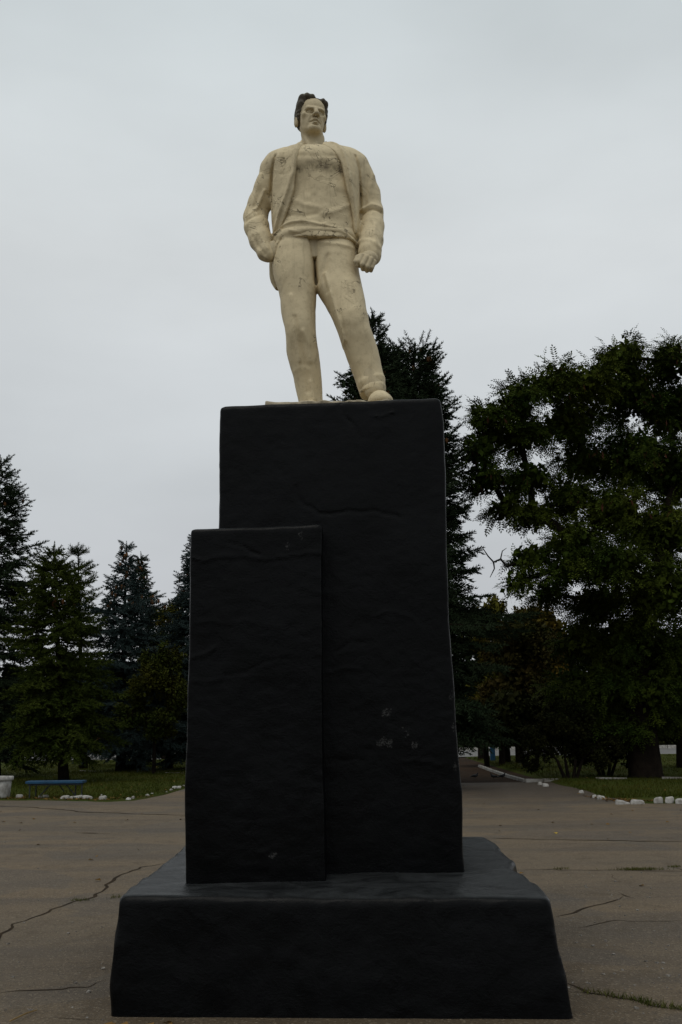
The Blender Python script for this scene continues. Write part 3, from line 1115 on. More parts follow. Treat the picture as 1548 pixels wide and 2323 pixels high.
# the big locust on the right
LB = gnd(1466, 1768)
LY = LB[1]
C = lambda px, py, rx, ry, dy=0.0, dep=1.5: at_clump(px, py, LY + dy + (1.5 if py > 1340 else 0), rx, ry, dep)
loc = [C(1415, 816, 46, 50, .3, 1.1), C(1520, 824, 56, 54, .5, 1.3), C(1340, 870, 62, 36, -.4), C(1255, 868, 56, 34, -1), C(1180, 905, 48, 40, -1.2), C(1112, 952, 42, 36, -1.5, 1.1),
       C(1420, 900, 80, 60, 1), C(1520, 930, 80, 70, 1.4), C(1295, 960, 80, 44, .5), C(1180, 985, 66, 36, -.6), C(1090, 1018, 34, 30, -1.6, 1.0), C(1105, 1085, 46, 28, -1.2, 1.1),
       C(1200, 1085, 58, 30, -.5, 1.3), C(1330, 1050, 70, 50, 1.2), C(1440, 1040, 80, 70, .8, 1.8), C(1540, 1080, 70, 80, 1, 1.8), C(1150, 1150, 42, 24, -.8, 1.0), C(1215, 1170, 44, 24, -.4, 1.0), C(1290, 1130, 54, 40, .5),
       C(1390, 1160, 70, 54, -.8, 1.6), C(1500, 1210, 80, 70, -.6, 1.8), C(1300, 1230, 52, 44, -1.2), C(1390, 1280, 76, 50, -1.6, 1.6), C(1290, 1290, 56, 30, -1.8, 1.1),
       C(1205, 1265, 52, 20, -1.8, .9), C(1180, 1320, 34, 15, -1.8, .7), C(1250, 1345, 40, 20, -1.6, .9), C(1500, 1340, 90, 70, -1.4, 1.9), C(1360, 1370, 66, 44, -1.2, 1.5), C(1430, 1450, 84, 60, -1.2, 1.7), C(1320, 1450, 54, 44, -.6, 1.3),
       C(1530, 1480, 70, 70, -1, 1.7), C(1370, 1550, 80, 54, -1.0, 1.6), C(1470, 1570, 80, 56, -1.5, 1.6), C(1550, 1600, 50, 60, -1, 1.4), C(1300, 1560, 56, 40, -.4, 1.2), C(1350, 1640, 62, 34, -.8, 1.2), C(1450, 1650, 64, 30, -1.2, 1.2)]
lt, LP = leafy('locust_tree', 'huge spreading locust tree with a thick trunk, filling the right side of the picture', 'tree', (LB[0], LY, 0), None, loc, M['locust'], 51, BRD,
               40, SPRAY, .49, .46, 3.2, .8, fill=.45, core=15, core_size=.42)
r = np.random.default_rng(5)
up_ = LP[LP[:, 2] > 7.5]
q = up_[r.choice(len(up_), 420, False)] - np.array((0, .1, .1))
pv = np.array([(0, -.09, 0), (.5, -.13, .03), (1, 0, .06), (.5, .13, -.03)])
V, F = instance(pv, np.array([(0, 1, 2, 3)]), q, np.tile((0, 0, -1.0), (len(q), 1)) + r.normal(size=(len(q), 3)) * .35, unit(r, len(q)), r.uniform(.16, .30, len(q)))
tag(mesh_np('seed_pods', V, F, M['pod'], lt), kind='stuff')
# dead twig reaching out on the left of the crown
mb = MB()
tw = [at(*p, LY - 1.8) for p in ((1180, 1275), (1150, 1285), (1136, 1268), (1120, 1275), (1108, 1262), (1092, 1238))]
mb.tube(tw, [.05, .04, .033, .028, .02, .01], 5)
mb.tube([tw[3], at(1122, 1290, LY - 1.9), at(1112, 1310, LY - 1.9)], [.025, .018, .008], 4)
mb.tube([tw[2], at(1140, 1250, LY - 1.7), at(1150, 1243, LY - 1.7)], [.02, .014, .006], 4)
mb.build('dead_branch', M['bark'], lt, True)

# autumn trees behind the path, right of the pillar
for (nm, lb, px, Y, cl, mt, sd_, tr_, fh, st) in (
    ('maple_tree', 'russet autumn tree in the middle of the gap right of the pillar', 1178, 42, [(1180, 1440, 52, 60), (1140, 1480, 44, 60), (1225, 1470, 44, 66), (1180, 1540, 70, 60), (1130, 1590, 50, 56), (1230, 1590, 56, 54)], 'maple_red', 61, .13, 1.9, None),
    ('maple_tree', 'golden autumn treetop showing behind the russet tree', 1222, 49, [(1225, 1420, 40, 54), (1190, 1410, 30, 40), (1255, 1450, 32, 60), (1225, 1520, 60, 70)], 'maple_gold', 62, .14, 2.1, None),
    ('broadleaf_tree', 'pale yellow-green tree against the pillar\'s right edge', 1092, 47, [(1100, 1410, 30, 50), (1128, 1385, 20, 36), (1078, 1450, 40, 60), (1110, 1520, 54, 70), (1075, 1590, 54, 50)], 'yellowing', 63, .13, 2.1, None),
    ('broadleaf_tree', 'forked dark tree with a V of two trunks beyond the path', 1206, 37.5, [(1170, 1610, 56, 44), (1235, 1600, 54, 48), (1200, 1655, 66, 26), (1140, 1655, 46, 24)], 'dark_leaf', 64, .075, 2.0, [(-.55, 0), (.45, .1)]),
    ('broadleaf_tree', 'slim dark tree nearest the pillar\'s right edge, beside the blue post', 1105, 41, [(1095, 1630, 46, 50), (1070, 1660, 40, 30), (1120, 1660, 40, 26)], 'dark_leaf', 65, .10, 1.9, None),
    ('broadleaf_tree', 'slim dark tree just right of the blue post', 1139, 40.5, [(1135, 1650, 44, 36), (1150, 1610, 46, 40)], 'dark_leaf', 66, .11, 1.9, None),
    ('broadleaf_tree', 'slim dark tree between the blue post and the forked tree', 1152, 43, [(1160, 1640, 44, 40), (1175, 1670, 40, 20)], 'dark_leaf', 67, .13, 1.9, None),
    ('broadleaf_tree', 'dark tree standing at the right edge of the picture behind the locust', 1546, 36, [(1545, 1560, 60, 70), (1500, 1620, 50, 50), (1590, 1620, 50, 60)], 'locust', 68, .17, 2.4, None)):
    b = at(px, 1730, Y)
    leafy(nm, lb, 'tree', (b[0], Y, 0), None, [at_clump(*k[:2], Y, *k[2:], 1.3) for k in cl], M[mt], sd_, BRD, 34, size=.27, trunk_r=tr_, fork_h=fh, stems=st, core=4, core_size=.6)
for (lb, px, py, W, Hh, sd_) in (('big dark many-stemmed shrub in front of the thick locust trunk', 1295, 1772, 1.15, 2.1, 71),
                                 ('dark shrub between the many-stemmed shrub and the locust trunk', 1375, 1764, .85, 1.5, 72)):
    b = gnd(px, py)
    cl = [((b[0] + dx * W, b[1] + dy * .8, Hh * hz), (W * .62, .7, Hh * .30)) for dx, dy, hz in ((-.5, 0, .62), (.45, .1, .66), (0, -.3, .80), (-.1, .5, .55), (.75, -.1, .45), (-.85, .1, .42))]
    leafy('shrub', lb, 'shrub', (b[0], b[1], .03), None, cl, M['dark_leaf'], sd_, 'shrubs under the locust', 60, size=.17, trunk_r=.05, fork_h=.55, stems=[(-.35, 0), (-.1, .1), (.15, -.1), (.38, .05)])

# trees beyond the road: two built, the others copies with their own turn and size
def copy_thing(src, loc, rz, sc, label):
    c = src.copy()
    COL.objects.link(c)
    c.location = loc
    c.rotation_euler = (0, 0, rz)
    c.scale = (sc, sc, sc)
    c['label'] = label
    for ch in src.children:
        k = ch.copy()
        COL.objects.link(k)
        k.parent = c
    return c


far_lbl = ['far dark tree beyond the road, behind the trees at the left edge', 'far dark tree beyond the road, behind the bench spruce', 'far dark tree beyond the road, behind the pine',
           'far dark tree beyond the road, behind the blue-grey spruce', 'far dark tree beyond the road, behind the young tree', 'far dark tree beyond the road, against the slab\'s left side',
           'far dark tree beyond the road, against the pillar\'s right side', 'far dark tree beyond the road, behind the russet tree', 'far dark tree beyond the road, behind the forked tree',
           'far dark tree beyond the road, behind the many-stemmed shrub', 'far dark tree beyond the road, behind the locust\'s trunk', 'far dark tree beyond the road, at the right edge of the picture']
src = []
for i, (px, top) in enumerate(((10, 1500), (90, 1520), (190, 1480), (270, 1500), (350, 1490), (420, 1480), (1060, 1480), (1140, 1500), (1220, 1470), (1310, 1440), (1410, 1450), (1510, 1440))):
    Y = 70 + (i * 37 % 9)
    b = at(px, 1700, Y)
    h = at(px, top, Y)[2]
    if i < 2:
        rr = np.random.default_rng(90 + i)
        cl = [((b[0] + rr.normal() * 1.6, Y + rr.normal() * 1.2, h * f), (2.0 * s_, 1.8 * s_, h * .17)) for f, s_ in ((.2, 1.25), (.32, 1.3), (.45, 1.2), (.58, 1.1), (.7, .9), (.84, .65), (.3, 1.1), (.15, 1.2), (.5, 1.0))]
        t, _ = leafy('broadleaf_tree', far_lbl[i], 'tree', (b[0], Y, 0), None, cl, M['dark_leaf'], 90 + i, 'trees beyond the road', 17, size=.5, trunk_r=.2, fork_h=.9)
        src.append((t, h))
    else:
        t, h0 = src[i % 2]
        copy_thing(t, (b[0], Y, 0), i * 1.3, h / h0, far_lbl[i])
tagw = MB()
mbh = MB()
r = np.random.default_rng(77)
n = 4200
P = np.stack([r.uniform(-45, 45, n), 67.5 + r.normal(size=n) * .5, np.clip(.1 + r.random(n) * 1.7, 0, 1.9)], 1)
V, F = instance(*BUNCH, P, unit(r, n), np.tile((0, 0, 1.0), (n, 1)) + unit(r, n) * .5, r.uniform(.3, .5, n))
tag(mesh_np('hedge', V, F, M['dark_leaf']), 'long dark hedge along the far side of the road', 'hedge', None, 'thing')

# ------------------------------------------------------------------ grass, moss, fallen leaves
r = np.random.default_rng(21)
blade = np.array([(0, -.06, 0), (0, .06, 0), (1, 0, 0), (.0, -.04, .05), (.0, .05, -.04), (.8, .3, .2)])
bf = np.array([(0, 1, 2), (3, 4, 5)])


def grass(n, xa, xb, edge):
    y = 23 + (r.random(n)**1.7) * 27
    x = xa + (xb - xa) * r.random(n)
    keep = y > edge(x, 0) + .35 + .5 * r.random(n)
    x, y = x[keep], y[keep]
    dd = y - edge(x, 0)
    z = .0 + .065 * np.clip((dd - .3) / 6, 0, 1) + .03 * vnoise(x, y, 0 * x, .5) * np.clip(dd / 3, 0, 1)
    P = np.stack([x, y, z], 1)
    D = np.stack([r.normal(size=len(x)) * .5, r.normal(size=len(x)) * .5, np.ones(len(x))], 1)
    return instance(blade, bf, P, D, unit(r, len(x)), r.uniform(.05, .12, len(x)))


va, fa = grass(42000, -13, -2.2, edgeL)
vb, fb = grass(32000, 5.6, 18, edgeR)
tag(mesh_np('grass', np.concatenate([va, vb]), np.concatenate([fa, fb + len(va)]), M['grass']), 'short rough grass over both lawns', None, None, 'stuff')


def fleck(P, size, mat, name, label, tilt=.25):
    n = len(P)
    lf = np.array([(0, 0, 0), (.5, -.32, .10), (1, 0, 0), (.5, .32, .14)])
    a = r.random(n) * 6.28
    D = np.stack([np.cos(a), np.sin(a), r.normal(size=n) * .1], 1)
    U = np.tile((0, 0, 1.0), (n, 1)) + r.normal(size=(n, 3)) * tilt
    V, F = instance(lf, np.array([(0, 1, 2, 3)]), P, D, U, r.uniform(size * .6, size * 1.3, n))
    return tag(mesh_np(name, V, F, mat), label, None, None, 'stuff')


Pl = []
for (a, b, m) in (((0, 1815), (235, 1818), 240), ((235, 1818), (340, 1810), 60), ((1380, 1820), (1460, 1822), 150), ((1460, 1822), (1548, 1824), 60), ((1340, 1812), (1380, 1818), 30)):
    for k in range(m):
        t = r.random()
        q = gnd(a[0] + (b[0] - a[0]) * t, a[1] + (b[1] - a[1]) * t)
        q[1] += abs(r.normal()) * .5 + .1
        q[2] = .012 + .02 * r.random()
        Pl.append(q)
for k in range(420):
    x, y = (r.uniform(-11, -2.4), r.uniform(24, 45)) if k % 2 else (r.uniform(6, 16), r.uniform(24, 45))
    if y > (edgeL(x, 0) if x < 0 else edgeR(x, 0)) + .2:
        Pl.append((x, y, .10))
for k in range(9):                                         # along the foot of the base and across the plaza
    q = gnd(r.uniform(225, 420), r.uniform(2302, 2320))
    Pl.append((q[0], min(q[1], 6.17) - r.random() * .06, .012))
for k in range(130):
    x, y = r.uniform(-9, 9), r.uniform(7.5, 22)
    if np.hypot(x, y - 7.8) > 2.6:
        Pl.append((x, y, float(plaza_z(x, y)) + .012))
fleck(np.array(Pl), .075, M['litter'], 'fallen_leaves', 'brown and yellow fallen leaves along the lawn edges')
# pebbles and crumbs on the asphalt
mb = MB()
for k in range(110):
    px, py = (r.uniform(1290, 1548), r.uniform(1980, 2323)) if k % 3 else (r.uniform(0, 240), r.uniform(1900, 2323))
    q = gnd(px, py)
    s_ = min(abs(r.normal()), 2) * .004 + .004
    q[2] = float(plaza_z(q[0], q[1])) + s_ * .3
    mb.box(q, (s_ * 2, s_ * 1.6, s_), r.random() * 3, s_ * .6)
tag(mb.build('pebbles', simple('pale_grit', (.26, .24, .21), (.12, .11, .10), 30, .9)), 'pale grit and crumbs scattered on the asphalt', None, None, 'stuff')
# moss in the cracks
Pm = []
for i, p in enumerate(cm):
    f = i / len(cm)
    if f > .22:
        for k in range(int(34 * min(1, (f - .2) * 2.5))):
            Pm.append((p[0] + r.normal() * .02, p[1] + r.normal() * .022, float(plaza_z(p[0], p[1])) + .004))
for (px, py, m, sx) in ((1452, 1975, 420, .14), (1272, 1974, 60, .06), (1530, 1966, 60, .05), (180, 2042, 60, .06), (262, 2036, 40, .03)):
    q = gnd(px, py)
    for k in range(m):
        Pm.append((q[0] + r.normal() * sx, q[1] + r.normal() * .03, float(plaza_z(q[0], q[1])) + .004))
Pm = np.array(Pm)
D = np.stack([r.normal(size=len(Pm)) * .6, r.normal(size=len(Pm)) * .6, np.ones(len(Pm))], 1)
V, F = instance(blade, bf, Pm, D, unit(r, len(Pm)), r.uniform(.015, .045, len(Pm)))
tag(mesh_np('moss', V, F, M['moss']), 'green moss and tiny weeds growing in the pavement cracks', None, None, 'stuff')
q = gnd(1261, 1892)
tag(mesh_np('yellow_leaf', np.array([(0, -.05, .012), (.035, 0, .02), (0, .055, .015), (-.035, .01, .028)]) + q, [(0, 1, 2, 3)], leafmat('bright_yellow_leaf', (.55, .38, .03), (.5, .36, .04))),
    'single bright yellow fallen leaf on the asphalt right of the base', 'leaf')
a, b = gnd(22, 2322), gnd(84, 2296)
mb = MB()
mb.tube([a + (0, 0, .012), (a + b) / 2 + (.01, .01, .02), b + (0, 0, .012)], [.004, .004, .003], 5)
tag(mb.build('straw', simple('dry_straw', (.22, .14, .045), (.16, .10, .035), 30, .8)), 'thin dry yellow stalk lying at the lower left corner', 'straw')

# ------------------------------------------------------------------ pedestal
def smax(ds, k):
    d = ds[0]
    for e_ in ds[1:]:
        h = np.clip(.5 - .5 * (d - e_) / k, 0, 1)
        d = d * (1 - h) + e_ * h + k * h * (1 - h)
    return d


def gx(px, py, Y):
    return at(px, py, Y)[0]


PCX = at(738, 1990, PFY)[0]
ped = empty('pedestal', (PCX, PFY + .7, 0), 'massive rough black-painted concrete pedestal in the middle of the plaza', 'pedestal')
# base block
BFY = 6.27
BZ = at(700, 2040, BFY + .05)[2]
xs, ys, zs = ax(-1.85, 1.75, .02), ax(BFY - .1, 9.75, .026), ax(-.06, BZ + .09, .017)
fb_ = Field(xs, ys, zs)
X, Y, Z = fb_.x[:, None, None], fb_.y[None, :, None], fb_.z[None, None, :]
lowL, topL = gx(239, 2310, BFY), gx(259, 2048, BFY + .04)
lowR, midR, topR = gx(1294, 2318, BFY), gx(1272, 2160, BFY + .02), gx(1248, 2042, BFY + .04)
zt = Z / BZ
n1 = vnoise(X * 1, Y * 1, Z * 1, 1.6)
n2 = vnoise(X, Y, Z, 5.5)
n3 = vnoise(X, Y, Z, 16)
xl = lowL + (topL - lowL) * np.clip(zt, 0, 1)**1.6 + .0 * Y
bite = .07 * np.exp(-((Y - 7.35) / .28)**2) * np.clip(zt, 0, 1)
xr = np.where(zt < .5, lowR + (midR - lowR) * zt * 2, midR + (topR - midR) * (zt - .5) * 2) + .06 * np.clip((Y - 6.3) / 2.5, 0, 1) - bite
top = BZ + .024 + .016 * n1[:, :, :1] - .012 * np.clip((BFY + .22 - Y) / .22, 0, 1) + .006 * np.sin(X * 2.1 + 1)
d = smax([xl - X + .012 * n2, X - xr + .014 * n2, (BFY + .05 * zt - .055 * X) - Y, Y - 9.42 + .05 * n1, Z - top], .045)
fb_.d[...] = (d + .006 * n2 + .002 * n3 + .004 * n1).astype(np.float32)
V, F = fb_.mesh()
mesh_np('base_block', V, F, M['black'], ped, True)

# main pillar
PTZ = at(760, 912, PFY)[2]


def upright(name, cornersL, cornersR, Yf, Yb, ztop_l, ztop_r, seams, k=.035):
    """rough upright block; left and right outlines are rows of (photo x, photo y) on its front face"""
    zl_ = [at(*c, Yf)[2] for c in cornersL]
    xl_ = [at(*c, Yf)[0] for c in cornersL]
    zr_ = [at(*c, Yf)[2] for c in cornersR]
    xr_ = [at(*c, Yf)[0] for c in cornersR]
    zt_ = max(ztop_l, ztop_r)
    xs = ax(min(xl_) - .06, max(xr_) + .06, .013)
    ys = np.concatenate([ax(Yf - .05, Yf + .10, .0115), np.arange(Yf + .12, Yb + .14, .05)])
    zs = ax(BZ - .12, zt_ + .06, .0125)
    f = Field(xs, ys, zs)
    X, Y, Z = f.x[:, None, None], f.y[None, :, None], f.z[None, None, :]
    z = f.z
    o = np.argsort(zl_)
    L = np.interp(z, np.array(zl_)[o], np.array(xl_)[o])[None, None, :]
    o = np.argsort(zr_)
    Rr = np.interp(z, np.array(zr_)[o], np.array(xr_)[o])[None, None, :]
    n1 = vnoise(X, Y, Z, 1.9)
    n2 = vnoise(X, Y, Z * .8, 6)
    n3 = vnoise(X * .7, Y, Z * 1.6, 17)
    tt = (X - min(xl_)) / (max(xr_) - min(xl_))
    top = ztop_l + (ztop_r - ztop_l) * tt
    d = smax([L - X, X - Rr, Yf - Y + 0 * X, Y - Yb + 0 * X, Z - top + 0 * Y], k)
    f.d[...] = (d + .005 * n1 + .0026 * n2 + .0012 * n3).astype(np.float32)
    for (pts, h, wd) in seams:
        Q = np.array([at(*p, Yf) for p in pts])
        u = np.linspace(0, len(Q) - 1, len(Q) * 6)
        Q = np.stack([np.interp(u, np.arange(len(Q)), Q[:, i]) for i in range(3)], 1)
        Q[:, 0] += .012 * vnoise(Q[:, 0], Q[:, 2], 0 * u, 18)
        Q[:, 2] += .018 * vnoise(Q[:, 2], Q[:, 0], 0 * u + 5, 14)
        f.seam(Q, h * .36, wd * .70, Yf - .06, Yf + .12)
    V, F = f.mesh()
    return mesh_np(name, V, F, M['black'], ped, True)


zp = lambda L, sc, ox, oy: [(ox + a / sc, oy + b / sc) for a, b in L]
upright('pillar', [(500, 918), (497, 1050), (495, 1190), (489, 1500), (482, 2015)], [(1000, 902), (1008, 960), (1013, 1080), (1014, 1250), (1020, 1400), (1032, 1560), (1040, 1700), (1051, 1800), (1052, 1930), (1058, 1988), (1059, 2015)],
        PFY, PFY + 1.5, at(500, 921, PFY)[2], at(1000, 900, PFY)[2],
        [(zp([(780, 90), (800, 160), (850, 210), (885, 260), (890, 400)], 2.669, 480, 880), -.016, .010),
         (zp([(510, 600), (530, 660), (560, 700), (620, 725), (640, 770), (820, 755), (1000, 745), (1070, 765), (1150, 780)], 2.669, 480, 880), -.018, .011),
         (zp([(410, 500), (430, 545), (470, 520)], 2.669, 480, 880), -.012, .009),
         (zp([(960, 160), (1020, 180), (1110, 150)], 2.669, 480, 880), .012, .011),
         (zp([(1030, 560), (1080, 545), (1180, 555), (1240, 585), (1250, 620)], 2.276, 400, 1150), .010, .010),
         (zp([(1150, 555), (1230, 548), (1300, 570), (1380, 575)], 2.276, 400, 1480), .011, .011),
         (zp([(770, 555), (900, 552), (990, 560)], 2.276, 400, 1480), -.008, .009),
         (zp([(770, 100), (860, 82), (940, 90)], 2.276, 400, 1480), .009, .010),
         (zp([(820, 740), (900, 705), (980, 690)], 2.276, 400, 1150), -.010, .012)])
upright('front_slab', [(432, 1198), (430, 1300), (426, 1500), (424, 1680), (418, 1800), (419, 1900), (420, 2025)], [(732, 1188), (731, 1300), (731, 1500), (734, 1700), (738, 1900), (741, 2025)],
        SFY, PFY + .5, at(432, 1199, SFY)[2], at(732, 1188, SFY)[2],
        [(zp([(75, 265), (160, 268), (300, 265), (520, 262), (600, 245), (740, 235)], 2.276, 400, 1150), .012, .011),
         (zp([(270, 190), (340, 205), (380, 235), (430, 245)], 2.276, 400, 1150), -.014, .010),
         (zp([(80, 785), (150, 755), (210, 715)], 2.276, 400, 1150), .014, .012),
         (zp([(100, 595), (230, 598), (400, 590)], 2.276, 400, 1150), .008, .011),
         (zp([(80, 140), (180, 150), (240, 140)], 2.276, 400, 1480), .009, .011),
         (zp([(250, 130), (360, 100), (420, 60), (560, 35)], 2.276, 400, 1480), -.009, .011),
         (zp([(420, 1030), (480, 1010)], 2.276, 400, 1480), .010, .010)], .028)

# ------------------------------------------------------------------ statue
Y0 = STY
Pt = lambda px, py, dy=0.0: at(px, py, Y0 + dy)


def row(py, xl, xr, dy, ry):
    a, b = Pt(xl, py, dy), Pt(xr, py, dy)
    return ((a[2] + b[2]) / 2, (a[0] + b[0]) / 2, Y0 + dy, (b[0] - a[0]) / 2, ry)


SLZ = PTZ + .022                        # top of the little slab the feet stand on
statue = empty('statue', (float(Pt(740, 900)[0]), Y0, float(PTZ)), 'cream-painted flaking statue of a standing man in an open jacket, one hand in his pocket', 'statue')

# --- body: head, neck, trunk, arms with hands, legs (most of it inside the clothes)
HC = Pt(706, 276, .03)                  # middle of the skull
HS = 1.44
yaw, tilt, rol = R(17), R(-4), R(2)
RM = np.array(Matrix.Rotation(yaw, 3, 'Z') @ Matrix.Rotation(tilt, 3, 'X') @ Matrix.Rotation(rol, 3, 'Y'))
hp = lambda x, y, z: HC + RM @ (np.array((x, y, z)) * HS)
MT = RM.T
he = lambda f, c, q, k=.012, op='add', Mx=None: f.ell(hp(*c), np.array(q) * HS, k * HS, op, MT if Mx is None else Mx)
hc = lambda f, a, b, ra, rb, k=.012, op='add': f.cap(hp(*a), hp(*b), ra * HS, rb * HS, k * HS, op)

zneck = Pt(705, 330)[2]
zs = np.concatenate([ax(SLZ - .02, Pt(0, 655)[2] - .02, .03), ax(Pt(0, 655)[2], Pt(0, 560)[2], .005), ax(Pt(0, 560)[2] + .026, zneck - .14, .026), ax(zneck - .12, HC[2] + .30, .0042)])
xs = np.concatenate([ax(Pt(545, 500)[0], Pt(655, 300)[0] - .012, .012), ax(Pt(655, 300)[0], Pt(752, 300)[0], .0042), ax(Pt(752, 300)[0] + .011, Pt(795, 500)[0], .011), ax(Pt(797, 590)[0], Pt(885, 500)[0], .005)])
ys = ax(Y0 - .40, Y0 + .42, .0062)
B = Field(xs, ys, zs)
# trunk and limbs under the clothes
B.loft([row(344, 684, 736, .05, .09), row(356, 660, 765, .03, .13), row(400, 650, 780, .01, .16), row(470, 660, 785, .01, .15), row(540, 650, 790, .01, .15), row(600, 645, 790, .02, .14)], .05)
B.chain([(Pt(640, 372, .04), .07), (Pt(588, 480, .09), .055), (Pt(606, 556, .0), .05)], .04)
B.chain([(Pt(800, 366, .04), .07), (Pt(845, 478, .08), .055), (Pt(840, 572, -.10), .055)], .04)
B.chain([(Pt(672, 600, .02), .12), (Pt(688, 770, .0), .09), (Pt(705, 900, .16), .07)], .05)
B.chain([(Pt(762, 600, .02), .12), (Pt(808, 750, -.05), .09), (Pt(848, 885, -.10), .07)], .05)
# neck
B.chain([(hp(0.004, .024, -.06), .078), (Pt(711, 318, .05), .084), (Pt(710, 345, .06), .11)], .03)
for sg in (-1, 1):                       # tendons of the neck
    B.cap(hp(.034 * sg, .0, -.085), Pt(710 + 8 * sg, 334, -.06), .018, .016, .02)
# head
he(B, (0, .012, .040), (.077, .098, .090))
he(B, (0, -.030, -.030), (.066, .066, .075), .02)
he(B, (0, -.034, -.070), (.051, .062, .050), .018)
for sg in (-1, 1):
    hc(B, (.047 * sg, .010, -.050), (.021 * sg, -.082, -.102), .014, .015, .016)     # jaw line
    he(B, (.048 * sg, -.066, -.014), (.022, .022, .016), .016)                        # cheekbone
    hc(B, (.030 * sg, -.080, -.028), (.030 * sg, -.076, -.066), .012, .010, .02)
he(B, (0, -.082, -.098), (.026, .022, .019), .014)                                    # chin
he(B, (0, -.052, .050), (.058, .042, .052), .03)                                      # forehead
hc(B, (-.058, -.060, .004), (-.042, -.083, .018), .010, .012, .010)
hc(B, (-.042, -.083, .018), (-.011, -.097, .015), .012, .011, .010)                   # brows
hc(B, (.058, -.060, .004), (.042, -.083, .018), .010, .012, .010)
hc(B, (.042, -.083, .018), (.011, -.097, .015), .012, .011, .010)
for sg in (-1, 1):
    he(B, (.032 * sg, -.106, -.004), (.025, .041, .0155), .007, 'sub')
    he(B, (.031 * sg, -.0695, -.003), (.0145, .0140, .0122), .003)
    hc(B, (.017 * sg, -.080, .001), (.031 * sg, -.083, .004), .0035, .0045, .003)      # upper lid
    hc(B, (.031 * sg, -.083, .004), (.047 * sg, -.073, -.002), .0045, .0035, .003)
    hc(B, (.018 * sg, -.081, -.012), (.044 * sg, -.074, -.013), .0035, .0035, .004)     # lower lid
hc(B, (0, -.096, .018), (0, -.117, -.024), .0095, .0130, .008)                        # nose
he(B, (0, -.122, -.030), (.0145, .0135, .0115), .006)
for sg in (-1, 1):
    he(B, (.0155 * sg, -.106, -.033), (.0090, .013, .0085), .005)
    he(B, (.0085 * sg, -.113, -.0425), (.0055, .0085, .006), .003, 'sub')
hc(B, (0, -.098, -.042), (0, -.098, -.052), .005, .006, .008)
hc(B, (-.028, -.084, -.0640), (-.005, -.102, -.0555), .0050, .0075, .004)             # upper lip, corners drawn down
hc(B, (.028, -.084, -.0640), (.005, -.102, -.0555), .0050, .0075, .004)
hc(B, (-.017, -.089, -.0745), (.017, -.089, -.0745), .0075, .0075, .005)                # lower lip
he(B, (0, -.097, -.0730), (.014, .0095, .0065), .004)
hc(B, (-.032, -.086, -.0715), (0, -.109, -.0640), .0042, .0048, .0022, 'sub')
hc(B, (.032, -.086, -.0715), (0, -.109, -.0640), .0042, .0048, .0022, 'sub')
he(B, (0, -.102, -.087), (.020, .012, .0065), .006, 'sub')
for sg in (-1, 1):
    hc(B, (.022 * sg, -.102, -.036), (.034 * sg, -.090, -.064), .0040, .0036, .008, 'sub')   # lines beside the nose
    he(B, (.082 * sg, .012, -.010), (.012, .022, .035), .006)                         # ear
    he(B, (.095 * sg, .004, -.006), (.007, .012, .019), .005, 'sub')
    he(B, (.080 * sg, .004, -.034), (.007, .009, .010), .005)
# the free hand: a loose fist beside the thigh
hnd = lambda px, py, dy: Pt(px, py, dy)
B.ell(hnd(838, 587, -.15), (.070, .052, .052), .02)
B.chain([(Pt(840, 572, -.10), .055), (hnd(838, 584, -.15), .050)], .03)
for (a, b, c, ra) in (((823, 580, -.195), (815, 593, -.205), (817, 603, -.165), .0205), ((832, 584, -.205), (823, 600, -.215), (824, 610, -.170), .0215),
                      ((842, 588, -.200), (834, 605, -.208), (833, 614, -.165), .0205), ((850, 594, -.185), (844, 607, -.190), (842, 614, -.155), .0175)):
    B.chain([(hnd(*a), ra), (hnd(*b), ra * .95), (hnd(*c), ra * .88)], .006)
B.chain([(hnd(822, 580, -.13), .026), (hnd(812, 585, -.17), .023), (hnd(807, 594, -.19), .019), (hnd(811, 602, -.185), .016)], .008)
# the other hand, in the pocket
B.ell(Pt(622, 566, -.07), (.055, .035, .075), .03)
V, F = B.mesh()
body = mesh_np('body', V, F, M['skin'], statue, True)

# --- hair
hx, hy, hz = [ax(HC[i] - .24, HC[i] + .24, .0045) for i in range(3)]
Hf = Field(hx, hy, hz)
he(Hf, (0, .026, .044), (.087, .099, .088), .01)
he(Hf, (-.030, -.046, .104), (.056, .046, .026), .014)
he(Hf, (-.062, -.012, .076), (.027, .060, .048), .014)
he(Hf, (.048, -.030, .092), (.038, .054, .028), .010)
he(Hf, (.070, .000, .058), (.022, .052, .048), .012)
hc(Hf, (.012, -.10, .112), (.014, .06, .140), .010, .010, .012, 'sub')               # parting
for sg in (-1, 1):
    he(Hf, (.076 * sg, .002, .020), (.013, .028, .036), .010)                         # side hair down to the ear
he(Hf, (.006, -.128, .028), (.061, .085, .055), .010, 'sub')                             # forehead and face stay free
he(Hf, (0, -.105, -.075), (.10, .125, .085), .012, 'sub')
he(Hf, (0, .02, -.105), (.12, .13, .075), .01, 'sub')
x, y, z = Hf.x[:, None, None] - HC[0], Hf.y[None, :, None] - HC[1], Hf.z[None, None, :] - HC[2]
l = [MT[i][0] * x + MT[i][1] * y + MT[i][2] * z for i in range(3)]
ang = np.arctan2(l[0], l[2] - .02)
Hf.d += (.0030 * np.sin(ang * 21 + 2.5 * vnoise(x, y, z, 14)) + .0022 * vnoise(x, y, z, 26)).astype(np.float32)
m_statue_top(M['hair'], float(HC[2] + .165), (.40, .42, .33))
V, F = Hf.mesh()
mesh_np('hair', V, F, M['hair'], statue, True)

gxs, gys = ax(Pt(540, 500)[0], Pt(884, 500)[0], .0082), ax(Y0 - .40, Y0 + .42, .0098)


def nz_add(f, a1, a2):
    X, Y, Z = f.x[:, None, None], f.y[None, :, None], f.z[None, None, :]
    f.d += (a1 * vnoise(X, Y, Z, 7) + a2 * vnoise(X, Y, Z, 22)).astype(np.float32)


